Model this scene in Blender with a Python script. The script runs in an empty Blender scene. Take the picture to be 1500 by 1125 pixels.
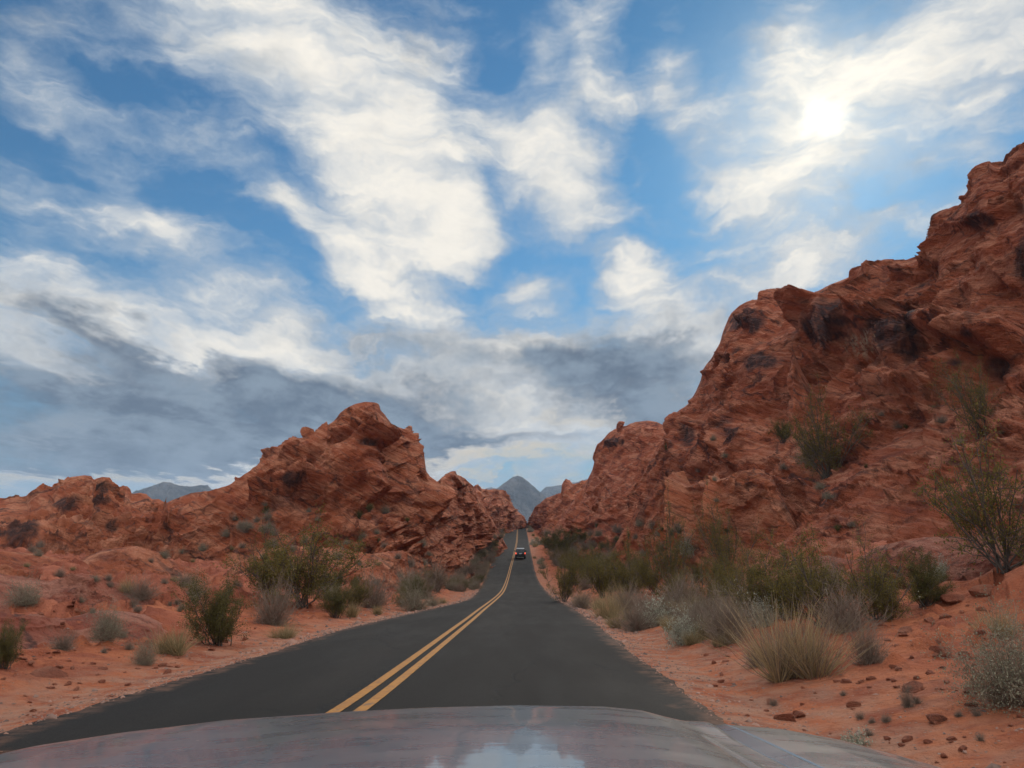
import bpy, bmesh, math, random
import numpy as np
from mathutils import Vector, Matrix

# ------------------------------------------------------------------ camera
F = 1100.0; CX = 750.0; CY = 562.5; HOR = 760.0
PITCH = math.atan((HOR - CY) / F)
sc = bpy.context.scene
C = sc.collection
cam_d = bpy.data.cameras.new('camera'); cam = bpy.data.objects.new('camera', cam_d); C.objects.link(cam)
cam_d.sensor_width = 36; cam_d.lens = F / 1500 * 36
cam_d.clip_start = 0.05; cam_d.clip_end = 30000
cam.rotation_euler = (math.pi / 2 + PITCH, 0, 0)
sc.camera = cam
sp, cp = math.sin(PITCH), math.cos(PITCH)

def ray(px, py):
    a = (np.asarray(px, float) - CX) / F; b = (CY - np.asarray(py, float)) / F
    return a, cp - b * sp, sp + b * cp
def azel(px, py):                       # azimuth, tan(elevation)
    x, y, z = ray(px, py)
    return np.arctan2(x, y), z / np.hypot(x, y)
def proj(P):
    d = P[:, 1] * cp + P[:, 2] * sp
    u = -P[:, 1] * sp + P[:, 2] * cp
    d = np.where(d < 0.01, 0.01, d)
    return CX + F * P[:, 0] / d, CY - F * u / d

# ------------------------------------------------------------------ light
sun_az, sun_te = azel(1205, 172); sun_az = float(sun_az); sun_el = math.atan(float(sun_te))
SUNDIR = Vector((math.sin(sun_az) * math.cos(sun_el), math.cos(sun_az) * math.cos(sun_el), math.sin(sun_el)))
sd = bpy.data.lights.new('sun', 'SUN'); sd.energy = 1.5; sd.angle = math.radians(20); sd.color = (1.0, 0.9, 0.76)
so = bpy.data.objects.new('sun', sd); C.objects.link(so)
so.rotation_euler = (-SUNDIR).to_track_quat('-Z', 'Y').to_euler(); so.location = SUNDIR * 60
sc.view_settings.view_transform = 'Standard'; sc.view_settings.look = 'None'
sc.view_settings.exposure = 0.08; sc.view_settings.gamma = 1.0

class NT:                                # small helper to write node trees
    def __init__(s, nt): s.nt = nt; s.N = nt.nodes; s.L = nt.links
    def node(s, t, **k):
        n = s.N.new(t)
        for a, v in k.items(): setattr(n, a, v)
        return n
    def put(s, sock, v):
        if isinstance(v, bpy.types.NodeSocket): s.L.new(v, sock)
        elif v is not None: sock.default_value = v
    def math(s, op, a, b=None, c=None, clamp=False):
        n = s.node('ShaderNodeMath', operation=op, use_clamp=clamp)
        s.put(n.inputs[0], a); s.put(n.inputs[1], b); s.put(n.inputs[2], c); return n.outputs[0]
    def vmath(s, op, a, b=None, scale=None):
        n = s.node('ShaderNodeVectorMath', operation=op)
        s.put(n.inputs[0], a); s.put(n.inputs[1], b)
        if scale is not None: s.put(n.inputs['Scale'], scale)
        return n.outputs['Value'] if op in ('DOT_PRODUCT', 'LENGTH') else n.outputs[0]
    def noise(s, vec, scale, detail=5, rough=0.5, dist=0.0, col=False):
        n = s.node('ShaderNodeTexNoise')
        s.put(n.inputs['Vector'], vec); n.inputs['Scale'].default_value = scale
        n.inputs['Detail'].default_value = detail; n.inputs['Roughness'].default_value = rough
        n.inputs['Distortion'].default_value = dist
        return n.outputs['Color' if col else 'Fac']
    def mix(s, f, a, b, mode='MIX'):
        n = s.node('ShaderNodeMix', data_type='RGBA', blend_type=mode, clamp_factor=True)
        s.put(n.inputs[0], f); s.put(n.inputs[6], a); s.put(n.inputs[7], b); return n.outputs[2]
    def ss(s, v, lo, hi, a=0.0, b=1.0):
        n = s.node('ShaderNodeMapRange', interpolation_type='SMOOTHSTEP')
        s.put(n.inputs[0], v); n.inputs[1].default_value = lo; n.inputs[2].default_value = hi
        n.inputs[3].default_value = a; n.inputs[4].default_value = b; return n.outputs[0]
    def mapping(s, vec, loc=(0, 0, 0), rot=(0, 0, 0), scl=(1, 1, 1), kind='POINT'):
        n = s.node('ShaderNodeMapping', vector_type=kind)
        s.put(n.inputs[0], vec); n.inputs[1].default_value = loc; n.inputs[2].default_value = rot; n.inputs[3].default_value = scl
        return n.outputs[0]

def rgb(r, g, b): return (r, g, b, 1.0)

# ------------------------------------------------------------------ sky
SKY = 0.1
world = bpy.data.worlds.new('World'); sc.world = world; world.use_nodes = True
W = NT(world.node_tree); W.N.clear()
wout = W.node('ShaderNodeOutputWorld'); bg = W.node('ShaderNodeBackground'); bg.inputs[1].default_value = SKY
W.L.new(bg.outputs[0], wout.inputs[0])
sky = W.node('ShaderNodeTexSky', sky_type='NISHITA', sun_disc=False, sun_elevation=sun_el, sun_rotation=sun_az,
             altitude=600, air_density=1.0, dust_density=0.2, ozone_density=2.0)
tc = W.node('ShaderNodeTexCoord'); D = tc.outputs['Generated']
sx = W.node('ShaderNodeSeparateXYZ'); W.L.new(D, sx.inputs[0])
az = W.math('ARCTAN2', sx.outputs[0], sx.outputs[1]); el = W.math('ARCSINE', sx.outputs[2])
zz = W.math('ADD', W.math('MAXIMUM', sx.outputs[2], 0.0), 0.10)
pl = W.node('ShaderNodeCombineXYZ')
W.put(pl.inputs[0], W.math('DIVIDE', sx.outputs[0], zz)); W.put(pl.inputs[1], W.math('DIVIDE', sx.outputs[1], zz))
PL = W.mapping(pl.outputs[0], scl=(1.0, 0.42, 1.0))
ae = W.node('ShaderNodeCombineXYZ'); W.put(ae.inputs[0], az); W.put(ae.inputs[1], el)
AE = ae.outputs[0]
w1 = W.vmath('SCALE', W.vmath('SUBTRACT', W.noise(PL, 1.6, 5, 0.62, col=True), (0.5, 0.5, 0.5)), scale=0.17)
AEs = W.mapping(AE, rot=(0, 0, 0.25), scl=(1, 1.7, 1))
w2 = W.vmath('SCALE', W.vmath('SUBTRACT', W.noise(AEs, 7.0, 6, 0.62, col=True), (0.5, 0.5, 0.5)), scale=0.06)
AEW = W.vmath('MULTIPLY', W.vmath('ADD', W.vmath('ADD', AE, w1), w2), (1, 1, 0))

def blob_sum(lst, start=0.0, grow=1.45):
    acc = start
    for (x, y, rx, ry, ang, amp) in lst:
        a = math.radians(ang)
        c = azel(x, y); m = azel(x + rx * math.cos(a), y + rx * math.sin(a)); n = azel(x - ry * math.sin(a), y + ry * math.cos(a))
        ca, ce = float(c[0]), math.atan(float(c[1])); ma, me = float(m[0]) - ca, math.atan(float(m[1])) - ce
        na, ne = float(n[0]) - ca, math.atan(float(n[1])) - ce
        v = W.mapping(AEW, loc=(ca, ce, 0), rot=(0, 0, math.atan2(me, ma)),
                      scl=(math.hypot(ma, me) * grow, math.hypot(na, ne) * grow, 1), kind='TEXTURE')
        g = W.node('ShaderNodeTexGradient', gradient_type='SPHERICAL'); W.put(g.inputs[0], v)
        acc = W.math('MULTIPLY_ADD', g.outputs['Fac'], amp, acc)
    return acc
CLOUDS = [(400, 60, 330, 110, 20, .95), (480, 190, 260, 110, 38, 1.2), (590, 290, 130, 85, 25, 1.2), (660, 340, 70, 52, 10, 1.3),
          (620, 60, 90, 110, 60, .55), (690, 200, 120, 60, 20, .7), (420, 320, 170, 34, 36, .95), (530, 400, 150, 45, 30, .8),
          (130, 165, 160, 40, 24, .85), (70, 40, 130, 50, 20, .45), (60, 300, 110, 46, 25, .85), (230, 330, 130, 45, 40, .8),
          (330, 410, 170, 45, 24, .8), (60, 400, 140, 50, 10, .6), (866, 110, 165, 62, 88, 1.15), (925, 155, 55, 34, 0, 1.0),
          (793, 100, 26, 42, 20, .65), (770, 210, 80, 60, 20, .7), (838, 296, 95, 66, 25, 1.5), (985, 115, 32, 85, -12, 1.0),
          (1035, 225, 50, 90, -25, .75), (1160, 190, 140, 140, 0, 1.2), (1350, 90, 260, 90, -28, 1.25), (1160, 50, 60, 90, 20, .65),
          (1110, 310, 130, 46, -18, 1.0), (1230, 360, 140, 34, -24, .9), (1350, 245, 120, 24, -8, .7), (1420, 300, 90, 40, -30, .8),
          (915, 402, 52, 44, 0, 1.6), (783, 412, 52, 34, 0, 1.4), (640, 460, 190, 70, 30, .8), (760, 530, 260, 80, 0, .65),
          (980, 480, 230, 90, -8, .8), (1480, 60, 160, 160, 0, .9), (150, 470, 260, 60, 8, .8), (410, 480, 120, 46, 12, .8),
          (160, 580, 420, 130, 4, 1.3), (560, 600, 300, 90, 4, 1.1), (950, 570, 240, 80, 0, 1.1), (945, 262, 14, 30, -15, .6),
          (300, 700, 500, 70, 0, .75), (800, 660, 400, 60, 0, .75), (1100, 420, 160, 60, -15, .75)]
dens = blob_sum(CLOUDS)
# the rest of the sky (behind the camera, overhead): loose cloud from noise alone
n1 = W.noise(PL, 2.3, 8, 0.60, 0.25)
n2 = W.noise(AEs, 11.0, 8, 0.62)
off = W.math('MAXIMUM', W.ss(W.math('ABSOLUTE', az), 0.75, 1.1), W.ss(el, 0.72, 0.95))
dens = W.math('MULTIPLY', dens, 0.86)
dens = W.math('MULTIPLY_ADD', off, 0.62, dens)
streakv = W.mapping(AEW, rot=(0, 0, -0.55), scl=(3.0, 11.0, 1)); streakr = W.mapping(AEW, rot=(0, 0, 0.9), scl=(3.0, 11.0, 1))
n3 = W.mix(W.ss(az, -0.05, 0.15), W.noise(streakv, 2.2, 7, 0.60, .05), W.noise(streakr, 2.2, 7, 0.60, .05))
n4 = W.noise(AE, 26.0, 7, 0.62, .1)
dens = W.math('ADD', dens, W.math('MULTIPLY_ADD', n1, 1.0, -0.52))
dens = W.math('ADD', dens, W.math('MULTIPLY_ADD', n2, 0.75, -0.38))
dens = W.math('ADD', dens, W.math('MULTIPLY_ADD', n3, 1.45, -0.725))
dens = W.math('ADD', dens, W.math('MULTIPLY_ADD', n4, 0.42, -0.21))
alpha = W.ss(dens, 0.06, 1.10)
core = W.ss(W.math('ADD', dens, W.math('MULTIPLY_ADD', n3, 1.7, -0.85)), 0.42, 1.85)
DARK = [(150, 590, 480, 80, 4, 1.15), (60, 640, 300, 50, 0, 1.0), (450, 600, 330, 60, 3, .9), (930, 545, 190, 50, 0, .8),
        (1000, 600, 180, 36, 0, .8), (330, 655, 400, 26, 0, .7), (700, 640, 300, 20, 0, .45), (110, 480, 160, 26, 15, .5), (60, 20, 140, 70, 0, .35),
        (600, 100, 60, 80, 60, .25), (340, 90, 170, 40, 30, .25), (1290, 290, 120, 50, -20, .3), (60, 440, 160, 30, 10, .25), (220, 500, 150, 22, 10, .4), (760, 530, 260, 60, 0, .5), (980, 490, 220, 40, -6, .4), (560, 500, 140, 50, 10, .3), (600, 30, 60, 60, 0, .3), (1290, 20, 80, 40, -30, .35), (1100, 60, 60, 40, 0, .3)]
dark = blob_sum(DARK, grow=1.3)
dark = W.math('ADD', dark, W.math('MULTIPLY_ADD', n2, 0.9, -0.45))
dark = W.math('ADD', dark, W.math('MULTIPLY_ADD', n4, 0.6, -0.30))
STREAK = W.noise(W.mapping(AEW, scl=(2.2, 26, 1)), 1.3, 6, 0.55)
low = W.ss(el, 0.02, 0.20, 1.0, 0.0)
dark = W.math('ADD', dark, W.math('MULTIPLY', low, W.math('MULTIPLY_ADD', STREAK, 1.6, -0.85)))
dk = W.ss(dark, 0.0, 0.85)
K = 1.0 / SKY
def kc(r, g, b): return (r * K, g * K, b * K, 1)
thin = W.mix(core, kc(.43, .50, .58), kc(.94, .89, .80))
grey = W.mix(W.ss(W.math('ADD', n2, W.math('MULTIPLY_ADD', STREAK, .5, -.25)), .35, .65), kc(.095, .13, .185), kc(.23, .29, .36))
cc = W.mix(dk, thin, grey)
# unseen cloud behind the camera and overhead, brightened as added fill light on the rocks
back = W.math('MAXIMUM', W.ss(W.math('ABSOLUTE', az), 1.0, 1.7), W.ss(el, .80, 1.05))
bkc = W.mix(core, kc(1.8, 1.75, 1.72), kc(4.8, 4.3, 3.7))
cc = W.mix(back, cc, bkc)
cc = W.mix(W.ss(el, .85, 1.15), cc, W.mix(core, kc(2.2, 2.2, 2.2), kc(5.2, 4.7, 4.1)))
LIGHT = [(200, 694, 200, 14, 2, .9), (760, 676, 190, 16, 2, 1.0), (680, 706, 90, 7, 0, 1.0), (860, 600, 130, 12, 5, .4), (20, 700, 100, 14, 0, .5)]
lt = W.ss(W.math('ADD', blob_sum(LIGHT, grow=1.5), W.math('MULTIPLY_ADD', STREAK, .9, -.45)), 0.05, 0.9)
cc = W.mix(W.math('MULTIPLY', lt, .9), cc, kc(.76, .64, .46))
blue = W.mix(1.0, sky.outputs[0], (0.36, 0.72, 0.86, 1), 'MULTIPLY')
hz = W.ss(el, 0.0, 0.45, 0.6, 0.0)
blue = W.mix(hz, blue, kc(.17, .30, .46))
col = W.mix(W.math('MAXIMUM', alpha, W.math('MULTIPLY', lt, .8)), blue, cc)
# the veiled sun behind cloud
sdn = W.vmath('DOT_PRODUCT', W.vmath('NORMALIZE', D), tuple(SUNDIR))
ang = W.math('ARCCOSINE', W.math('MINIMUM', sdn, 0.999999))
angw = W.math('ADD', ang, W.math('MULTIPLY_ADD', n4, 0.05, -0.025))
halo = W.ss(angw, 0.0, 0.30, 1.0, 0.0); disc = W.ss(angw, 0.006, 0.036, 1.0, 0.0)
g1 = W.math('MULTIPLY', W.math('POWER', halo, 2.4), 0.30 * K)
g2 = W.math('MULTIPLY', disc, 0.40 * K)
gl = W.mix(1.0, (1, .86, .58, 1), W.math('ADD', g1, g2), 'MULTIPLY')
col = W.mix(1.0, col, gl, 'ADD')
W.L.new(col, bg.inputs[0])
world.cycles.sampling_method = 'MANUAL'; world.cycles.sample_map_resolution = 512

# ------------------------------------------------------------------ numeric noise
M32 = np.uint32
def hsh(x, y, z, seed):
    h = x.astype(M32) * M32(374761393) + y.astype(M32) * M32(668265263) + z.astype(M32) * M32(2147483647 - 1274126177) + M32((seed * 2654435761) & 0xffffffff)
    h ^= h >> M32(13); h *= M32(1274126177); h ^= h >> M32(16); h *= M32(2246822519); h ^= h >> M32(13)
    return h
rs = np.random.RandomState(7)
_g = rs.normal(size=(256, 3)); GR = (_g / np.linalg.norm(_g, axis=1)[:, None] * 1.5).astype(np.float32)
def perlin(P, seed=0):
    P = P.astype(np.float32); I = np.floor(P).astype(np.int64); f = P - I; u = f * f * f * (f * (f * 6 - 15) + 10)
    out = 0
    for dx in (0, 1):
        wx = u[:, 0] if dx else 1 - u[:, 0]
        for dy in (0, 1):
            wy = u[:, 1] if dy else 1 - u[:, 1]
            for dz in (0, 1):
                wz = u[:, 2] if dz else 1 - u[:, 2]
                g = GR[(hsh(I[:, 0] + dx, I[:, 1] + dy, I[:, 2] + dz, seed) & M32(255)).astype(np.int64)]
                out = out + wx * wy * wz * (g[:, 0] * (f[:, 0] - dx) + g[:, 1] * (f[:, 1] - dy) + g[:, 2] * (f[:, 2] - dz))
    return out
def fbm(P, o=4, seed=0, rough=0.5):
    a = 1.0; s = 0; n = 0
    for i in range(o):
        s = s + a * perlin(P * (2.03 ** i) + 17.3 * i, seed + i); n += a; a *= rough
    return s / n
def ridged(P, o=4, seed=0):
    a = 1.0; s = 0; n = 0
    for i in range(o):
        s = s + a * (1 - 2.2 * np.abs(perlin(P * (2.1 ** i) + 9.1 * i, seed + i))); n += a; a *= 0.5
    return s / n
def worley(P, seed=0):
    P = P.astype(np.float32); I = np.floor(P).astype(np.int64)
    n = len(P); F1 = np.full(n, 9, np.float32); F2 = F1.copy(); idr = np.zeros(n, np.float32)
    for dx in (-1, 0, 1):
        for dy in (-1, 0, 1):
            for dz in (-1, 0, 1):
                a, b, c = I[:, 0] + dx, I[:, 1] + dy, I[:, 2] + dz
                h = hsh(a, b, c, seed)
                jx = (h & M32(1023)).astype(np.float32) / 1023; jy = ((h >> M32(10)) & M32(1023)).astype(np.float32) / 1023
                jz = ((h >> M32(20)) & M32(1023)).astype(np.float32) / 1023
                d = np.sqrt((a + jx - P[:, 0]) ** 2 + (b + jy - P[:, 1]) ** 2 + (c + jz - P[:, 2]) ** 2).astype(np.float32)
                near = d < F1
                F2 = np.where(near, F1, np.minimum(F2, d)); F1 = np.where(near, d, F1)
                idr = np.where(near, (jx * 7.3 + jy * 3.1 + jz * 5.7) % 1.0, idr)
    return F1, F2, idr
def sstep(x, a, b):
    t = np.clip((x - a) / (b - a), 0, 1); return t * t * (3 - 2 * t)

# ------------------------------------------------------------------ object helpers
def mesh_from(name, V, faces):
    """V (n,3); faces: list of (m,k) int arrays"""
    me = bpy.data.meshes.new(name)
    V = np.asarray(V, np.float32)
    me.vertices.add(len(V)); me.vertices.foreach_set('co', V.ravel())
    tot = sum(f.size for f in faces); nf = sum(len(f) for f in faces)
    me.loops.add(tot); me.polygons.add(nf)
    li = np.concatenate([f.ravel() for f in faces]).astype(np.int32)
    ls = []; st = 0
    for f in faces:
        k = f.shape[1]; ls.append(st + np.arange(len(f)) * k); st += f.size
    me.loops.foreach_set('vertex_index', li); me.polygons.foreach_set('loop_start', np.concatenate(ls).astype(np.int32))
    me.update(calc_edges=True)
    return me
def smooth(me): me.polygons.foreach_set('use_smooth', np.ones(len(me.polygons), bool))
def attr(me, name, vals):
    a = me.attributes.new(name, 'FLOAT', 'POINT'); a.data.foreach_set('value', np.asarray(vals, np.float32))
def link(name, me, mat=None, parent=None, loc=None):
    o = bpy.data.objects.new(name, me); C.objects.link(o)
    if mat is not None and len(me.materials) == 0: me.materials.append(mat)
    if parent is not None: o.parent = parent
    if loc is not None: o.location = loc
    return o
def tag(o, label=None, cat=None, group=None, kind=None):
    if label: o['label'] = label
    if cat: o['category'] = cat
    if group: o['group'] = group
    if kind: o['kind'] = kind
    return o
def grid_faces(nr, nc, wrap=False):
    i = np.arange(nr - 1)[:, None] * nc
    j = np.arange(nc if wrap else nc - 1)[None, :]; j2 = (j + 1) % nc
    return np.stack([i + j, i + j2, i + nc + j2, i + nc + j], -1).reshape(-1, 4)
def grid_normals(G):
    du = np.gradient(G, axis=1); dv = np.gradient(G, axis=0)
    n = np.cross(du, dv); n /= (np.linalg.norm(n, axis=2, keepdims=True) + 1e-9); return n

def new_mat(name):
    m = bpy.data.materials.new(name); m.use_nodes = True; t = NT(m.node_tree)
    b = t.N['Principled BSDF']; return m, t, b

# ------------------------------------------------------------------ materials
def attrib(t, n):
    a = t.node('ShaderNodeAttribute'); a.attribute_name = n; return a.outputs['Fac']
def rock_material(name, cols, dip=(0.0, 0.0, 0.0), fine=1.0, varn=0.5):
    m, t, b = new_mat(name)
    g = t.node('ShaderNodeNewGeometry'); P = g.outputs['Position']
    B = t.mapping(P, rot=dip, scl=(1, 1, 1)); BS = t.mapping(B, scl=(.25, .25, 1.6))
    Pw = t.vmath('ADD', P, t.vmath('SCALE', t.noise(P, .5 * fine, 3, col=True), scale=1.0))
    n_big = t.noise(P, .09 * fine, 4, .55); n_mid = t.noise(Pw, .55 * fine, 6, .6); n_bed = t.noise(BS, .9 * fine, 6, .62, .4)
    c = t.mix(t.ss(n_big, .36, .66), cols[0], cols[1])
    c = t.mix(t.ss(n_bed, .44, .62, 0, .8), c, cols[2])
    c = t.mix(t.ss(n_mid, .52, .68, 0, .75), c, cols[3])
    bl_ = t.noise(t.mapping(t.vmath('ADD', B, t.vmath('SCALE', t.noise(P, .35 * fine, 3, col=True), scale=1.2)), scl=(.10, .10, 3.0)), 1.6 * fine, 5, .6)
    c = t.mix(t.ss(bl_, .56, .68, 0, .6), c, cols[3])
    c = t.mix(t.ss(bl_, .44, .34, 0, .35), c, cols[2])
    grain = t.noise(P, 14 * fine, 4, .7)
    c = t.mix(t.ss(grain, .2, .8, 0, .45), c, t.mix(1.0, c, (.55, .52, .50, 1), 'MULTIPLY'))
    # dark mineral varnish: big patches from attribute, small flecks everywhere
    vs = t.noise(t.mapping(P, scl=(1.3, 1.3, .16)), 1.4 * fine, 6, .65, .3)
    va = attrib(t, 'varnish')
    vm = t.math('MULTIPLY', va, t.ss(vs, .32, .60, .62, 1.0))
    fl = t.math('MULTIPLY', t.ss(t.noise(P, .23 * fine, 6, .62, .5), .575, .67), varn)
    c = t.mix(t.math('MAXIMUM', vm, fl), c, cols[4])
    c = t.mix(t.math('MULTIPLY', attrib(t, 'pale'), t.ss(vs, .45, .62)), c, (.50, .36, .24, 1))
    for sc_, th_, am_ in ((.16, .030, .75), (.55, .045, .6)):  # dark fissure lines in the varnish colour, crevice shade painted in for contrast
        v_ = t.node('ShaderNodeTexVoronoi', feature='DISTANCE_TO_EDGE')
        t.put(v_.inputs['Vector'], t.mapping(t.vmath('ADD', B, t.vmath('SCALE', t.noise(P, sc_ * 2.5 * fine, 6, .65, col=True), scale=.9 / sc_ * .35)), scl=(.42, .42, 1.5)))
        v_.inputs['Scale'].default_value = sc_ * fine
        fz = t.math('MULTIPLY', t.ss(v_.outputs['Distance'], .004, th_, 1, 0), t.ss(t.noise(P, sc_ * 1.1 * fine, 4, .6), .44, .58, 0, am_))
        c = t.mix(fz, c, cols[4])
    t.put(b.inputs['Base Color'], c); b.inputs['Roughness'].default_value = .93
    b.inputs['Specular IOR Level'].default_value = .22
    h1 = t.noise(BS, 3.2 * fine, 8, .68, .3); h2 = t.noise(Pw, 2.1 * fine, 9, .66)
    vor = t.node('ShaderNodeTexVoronoi', feature='DISTANCE_TO_EDGE'); t.put(vor.inputs['Vector'], t.mapping(t.vmath('ADD', B, t.vmath('SCALE', t.noise(P, 1.1 * fine, 4, col=True), scale=.9)), scl=(.5, .5, 1.5)))
    vor.inputs['Scale'].default_value = .75 * fine
    cr = t.ss(vor.outputs['Distance'], .0, .07, 0.0, 1.0)
    hh = t.math('ADD', t.math('ADD', t.math('MULTIPLY', h1, .9), t.math('MULTIPLY', h2, .9)), t.math('MULTIPLY', cr, .10))
    bp = t.node('ShaderNodeBump'); t.put(bp.inputs['Height'], hh); bp.inputs['Strength'].default_value = 1.0; bp.inputs['Distance'].default_value = .95 / fine
    t.L.new(bp.outputs[0], b.inputs['Normal'])
    return m
DIPR = (math.radians(0), math.radians(-26), 0)
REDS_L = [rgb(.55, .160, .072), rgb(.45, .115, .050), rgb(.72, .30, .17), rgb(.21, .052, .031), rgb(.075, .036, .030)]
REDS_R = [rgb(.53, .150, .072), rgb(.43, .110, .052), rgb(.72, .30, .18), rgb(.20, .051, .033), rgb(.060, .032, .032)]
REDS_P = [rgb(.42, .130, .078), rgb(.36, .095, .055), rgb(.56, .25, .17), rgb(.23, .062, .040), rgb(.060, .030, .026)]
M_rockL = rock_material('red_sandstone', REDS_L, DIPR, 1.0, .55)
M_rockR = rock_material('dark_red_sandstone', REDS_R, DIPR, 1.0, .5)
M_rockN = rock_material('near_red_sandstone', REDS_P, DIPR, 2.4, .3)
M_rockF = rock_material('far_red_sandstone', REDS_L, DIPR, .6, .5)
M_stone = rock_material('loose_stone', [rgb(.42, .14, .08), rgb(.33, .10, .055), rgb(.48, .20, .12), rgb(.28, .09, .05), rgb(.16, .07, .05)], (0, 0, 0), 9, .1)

m, t, b = new_mat('grey_mountain_rock'); M_mount = m
P = t.node('ShaderNodeNewGeometry').outputs['Position']
n = t.noise(P, .012, 8, .65); c = t.mix(t.ss(n, .35, .65), rgb(.065, .070, .072), rgb(.16, .15, .14))
t.put(b.inputs['Base Color'], c); b.inputs['Roughness'].default_value = 1; b.inputs['Specular IOR Level'].default_value = .1
bp = t.node('ShaderNodeBump'); t.put(bp.inputs['Height'], t.noise(P, .02, 9, .7)); bp.inputs['Distance'].default_value = 30; t.L.new(bp.outputs[0], b.inputs['Normal'])

m, t, b = new_mat('red_sand'); M_sand = m
P = t.node('ShaderNodeNewGeometry').outputs['Position']
rk = attrib(t, 'rocky')
nb = t.noise(P, .35, 5, .6); nf = t.noise(P, 5.0, 6, .65)
sand = t.mix(t.ss(nb, .35, .68), rgb(.33, .098, .044), rgb(.41, .138, .066))
sand = t.mix(t.ss(t.noise(P, 1.1, 7, .65, .5), .44, .60, 0, .85), sand, rgb(.23, .062, .034))
sand = t.mix(t.ss(t.noise(P, .22, 5, .6, .5), .50, .66, 0, .5), sand, rgb(.25, .072, .042))
sand = t.mix(t.ss(nf, .48, .72, 0, .6), sand, rgb(.24, .070, .038))
gv = t.node('ShaderNodeTexVoronoi', feature='F1'); t.put(gv.inputs['Vector'], P); gv.inputs['Scale'].default_value = 26
gcol = t.node('ShaderNodeSeparateColor'); t.put(gcol.inputs[0], gv.outputs['Color'])
gm = t.math('MULTIPLY', t.ss(gcol.outputs[0], .78, .80), t.ss(gv.outputs['Distance'], .36, .28))
grav = attrib(t, 'gravel')
sand = t.mix(t.math('MULTIPLY', t.ss(t.noise(P, 2.2, 5, .6), .35, .65), t.math('MULTIPLY', grav, .85)), sand, rgb(.36, .20, .135))
sand = t.mix(t.math('MULTIPLY', gm, t.math('MULTIPLY_ADD', grav, .7, .25)), sand, t.mix(gcol.outputs[1], rgb(.12, .08, .065), rgb(.36, .27, .22)))
rock = t.mix(t.ss(t.noise(t.mapping(P, scl=(1, .5, 1.5)), .9, 7, .62, .4), .35, .68), rgb(.20, .056, .034), rgb(.38, .13, .078))
c = t.mix(rk, sand, rock)
t.put(b.inputs['Base Color'], c); b.inputs['Roughness'].default_value = .97; b.inputs['Specular IOR Level'].default_value = .12
pk = t.node('ShaderNodeTexVoronoi', feature='SMOOTH_F1'); t.put(pk.inputs['Vector'], t.vmath('ADD', P, t.vmath('SCALE', t.noise(P, 3, 3, col=True), scale=.3))); pk.inputs['Scale'].default_value = 3.2
hh = t.math('ADD', t.math('MULTIPLY', t.noise(P, 3.0, 8, .62), 1.0), t.math('MULTIPLY', t.ss(pk.outputs['Distance'], .0, .45), .22))
hh = t.math('ADD', hh, t.math('MULTIPLY', gm, .05))
bp = t.node('ShaderNodeBump'); t.put(bp.inputs['Height'], hh); bp.inputs['Strength'].default_value = 1.0; bp.inputs['Distance'].default_value = .26
t.L.new(bp.outputs[0], b.inputs['Normal'])

m, t, b = new_mat('asphalt'); M_road = m
P = t.node('ShaderNodeNewGeometry').outputs['Position']
lat = attrib(t, 'lat')
n = t.noise(t.mapping(P, scl=(1, .12, 1)), 1.6, 6, .6); n3 = t.noise(P, 60, 4, .7)
c = t.mix(t.ss(n, .35, .68), rgb(.007, .0067, .0064), rgb(.013, .0122, .0115))
wear = t.math('MULTIPLY', t.ss(t.noise(t.mapping(P, scl=(1, .25, 1)), .5, 5, .6), .45, .65), .55)
c = t.mix(wear, c, rgb(.026, .024, .022))
c = t.mix(t.ss(n3, .35, .75, 0, .6), c, rgb(.042, .038, .034))
dust = t.math('MULTIPLY', t.ss(t.math('ADD', lat, t.math('MULTIPLY_ADD', t.noise(P, 1.3, 6, .65), .34, -.17)), .90, .99), t.ss(t.noise(P, 5.5, 6, .65), .34, .60))
c = t.mix(t.math('MULTIPLY', dust, .4), c, rgb(.22, .115, .075))
vc = t.node('ShaderNodeTexVoronoi', feature='DISTANCE_TO_EDGE'); t.put(vc.inputs['Vector'], t.vmath('ADD', t.mapping(P, scl=(.45, .16, .3)), t.vmath('SCALE', t.noise(P, .8, 5, .6, col=True), scale=.35))); vc.inputs['Scale'].default_value = 1.0
ck = t.math('MULTIPLY', t.ss(vc.outputs['Distance'], .005, .016, 1, 0), t.ss(t.noise(P, .35, 3), .42, .50))
c = t.mix(t.math('MULTIPLY', ck, .8), c, rgb(.014, .014, .014))
trk = t.math('MULTIPLY', t.ss(t.math('ABSOLUTE', t.math('SUBTRACT', lat, .52)), .0, .16, 1, 0), t.ss(t.noise(t.mapping(P, scl=(1, .1, 1)), 1.1, 4), .3, .6))
c = t.mix(t.math('MULTIPLY', trk, .5), c, rgb(.014, .0135, .013))
t.put(b.inputs['Base Color'], c); t.put(b.inputs['Roughness'], t.ss(n, .3, .7, .80, .92)); b.inputs['Specular IOR Level'].default_value = .13
bp = t.node('ShaderNodeBump'); t.put(bp.inputs['Height'], t.math('SUBTRACT', t.noise(P, 90, 3, .7), t.math('MULTIPLY', ck, 1.0))); bp.inputs['Strength'].default_value = .6; bp.inputs['Distance'].default_value = .012
t.L.new(bp.outputs[0], b.inputs['Normal'])

m, t, b = new_mat('yellow_road_paint'); M_paint = m
P = t.node('ShaderNodeNewGeometry').outputs['Position']
c = t.mix(t.ss(t.noise(P, 9, 6, .7), .30, .60), rgb(.21, .085, .010), rgb(.34, .145, .014))
c = t.mix(t.ss(t.noise(t.mapping(P, scl=(1, .5, 1)), 8.0, 9, .8), .54, .64, 0, .85), c, rgb(.07, .06, .05))
t.put(b.inputs['Base Color'], c); b.inputs['Roughness'].default_value = .75

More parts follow.
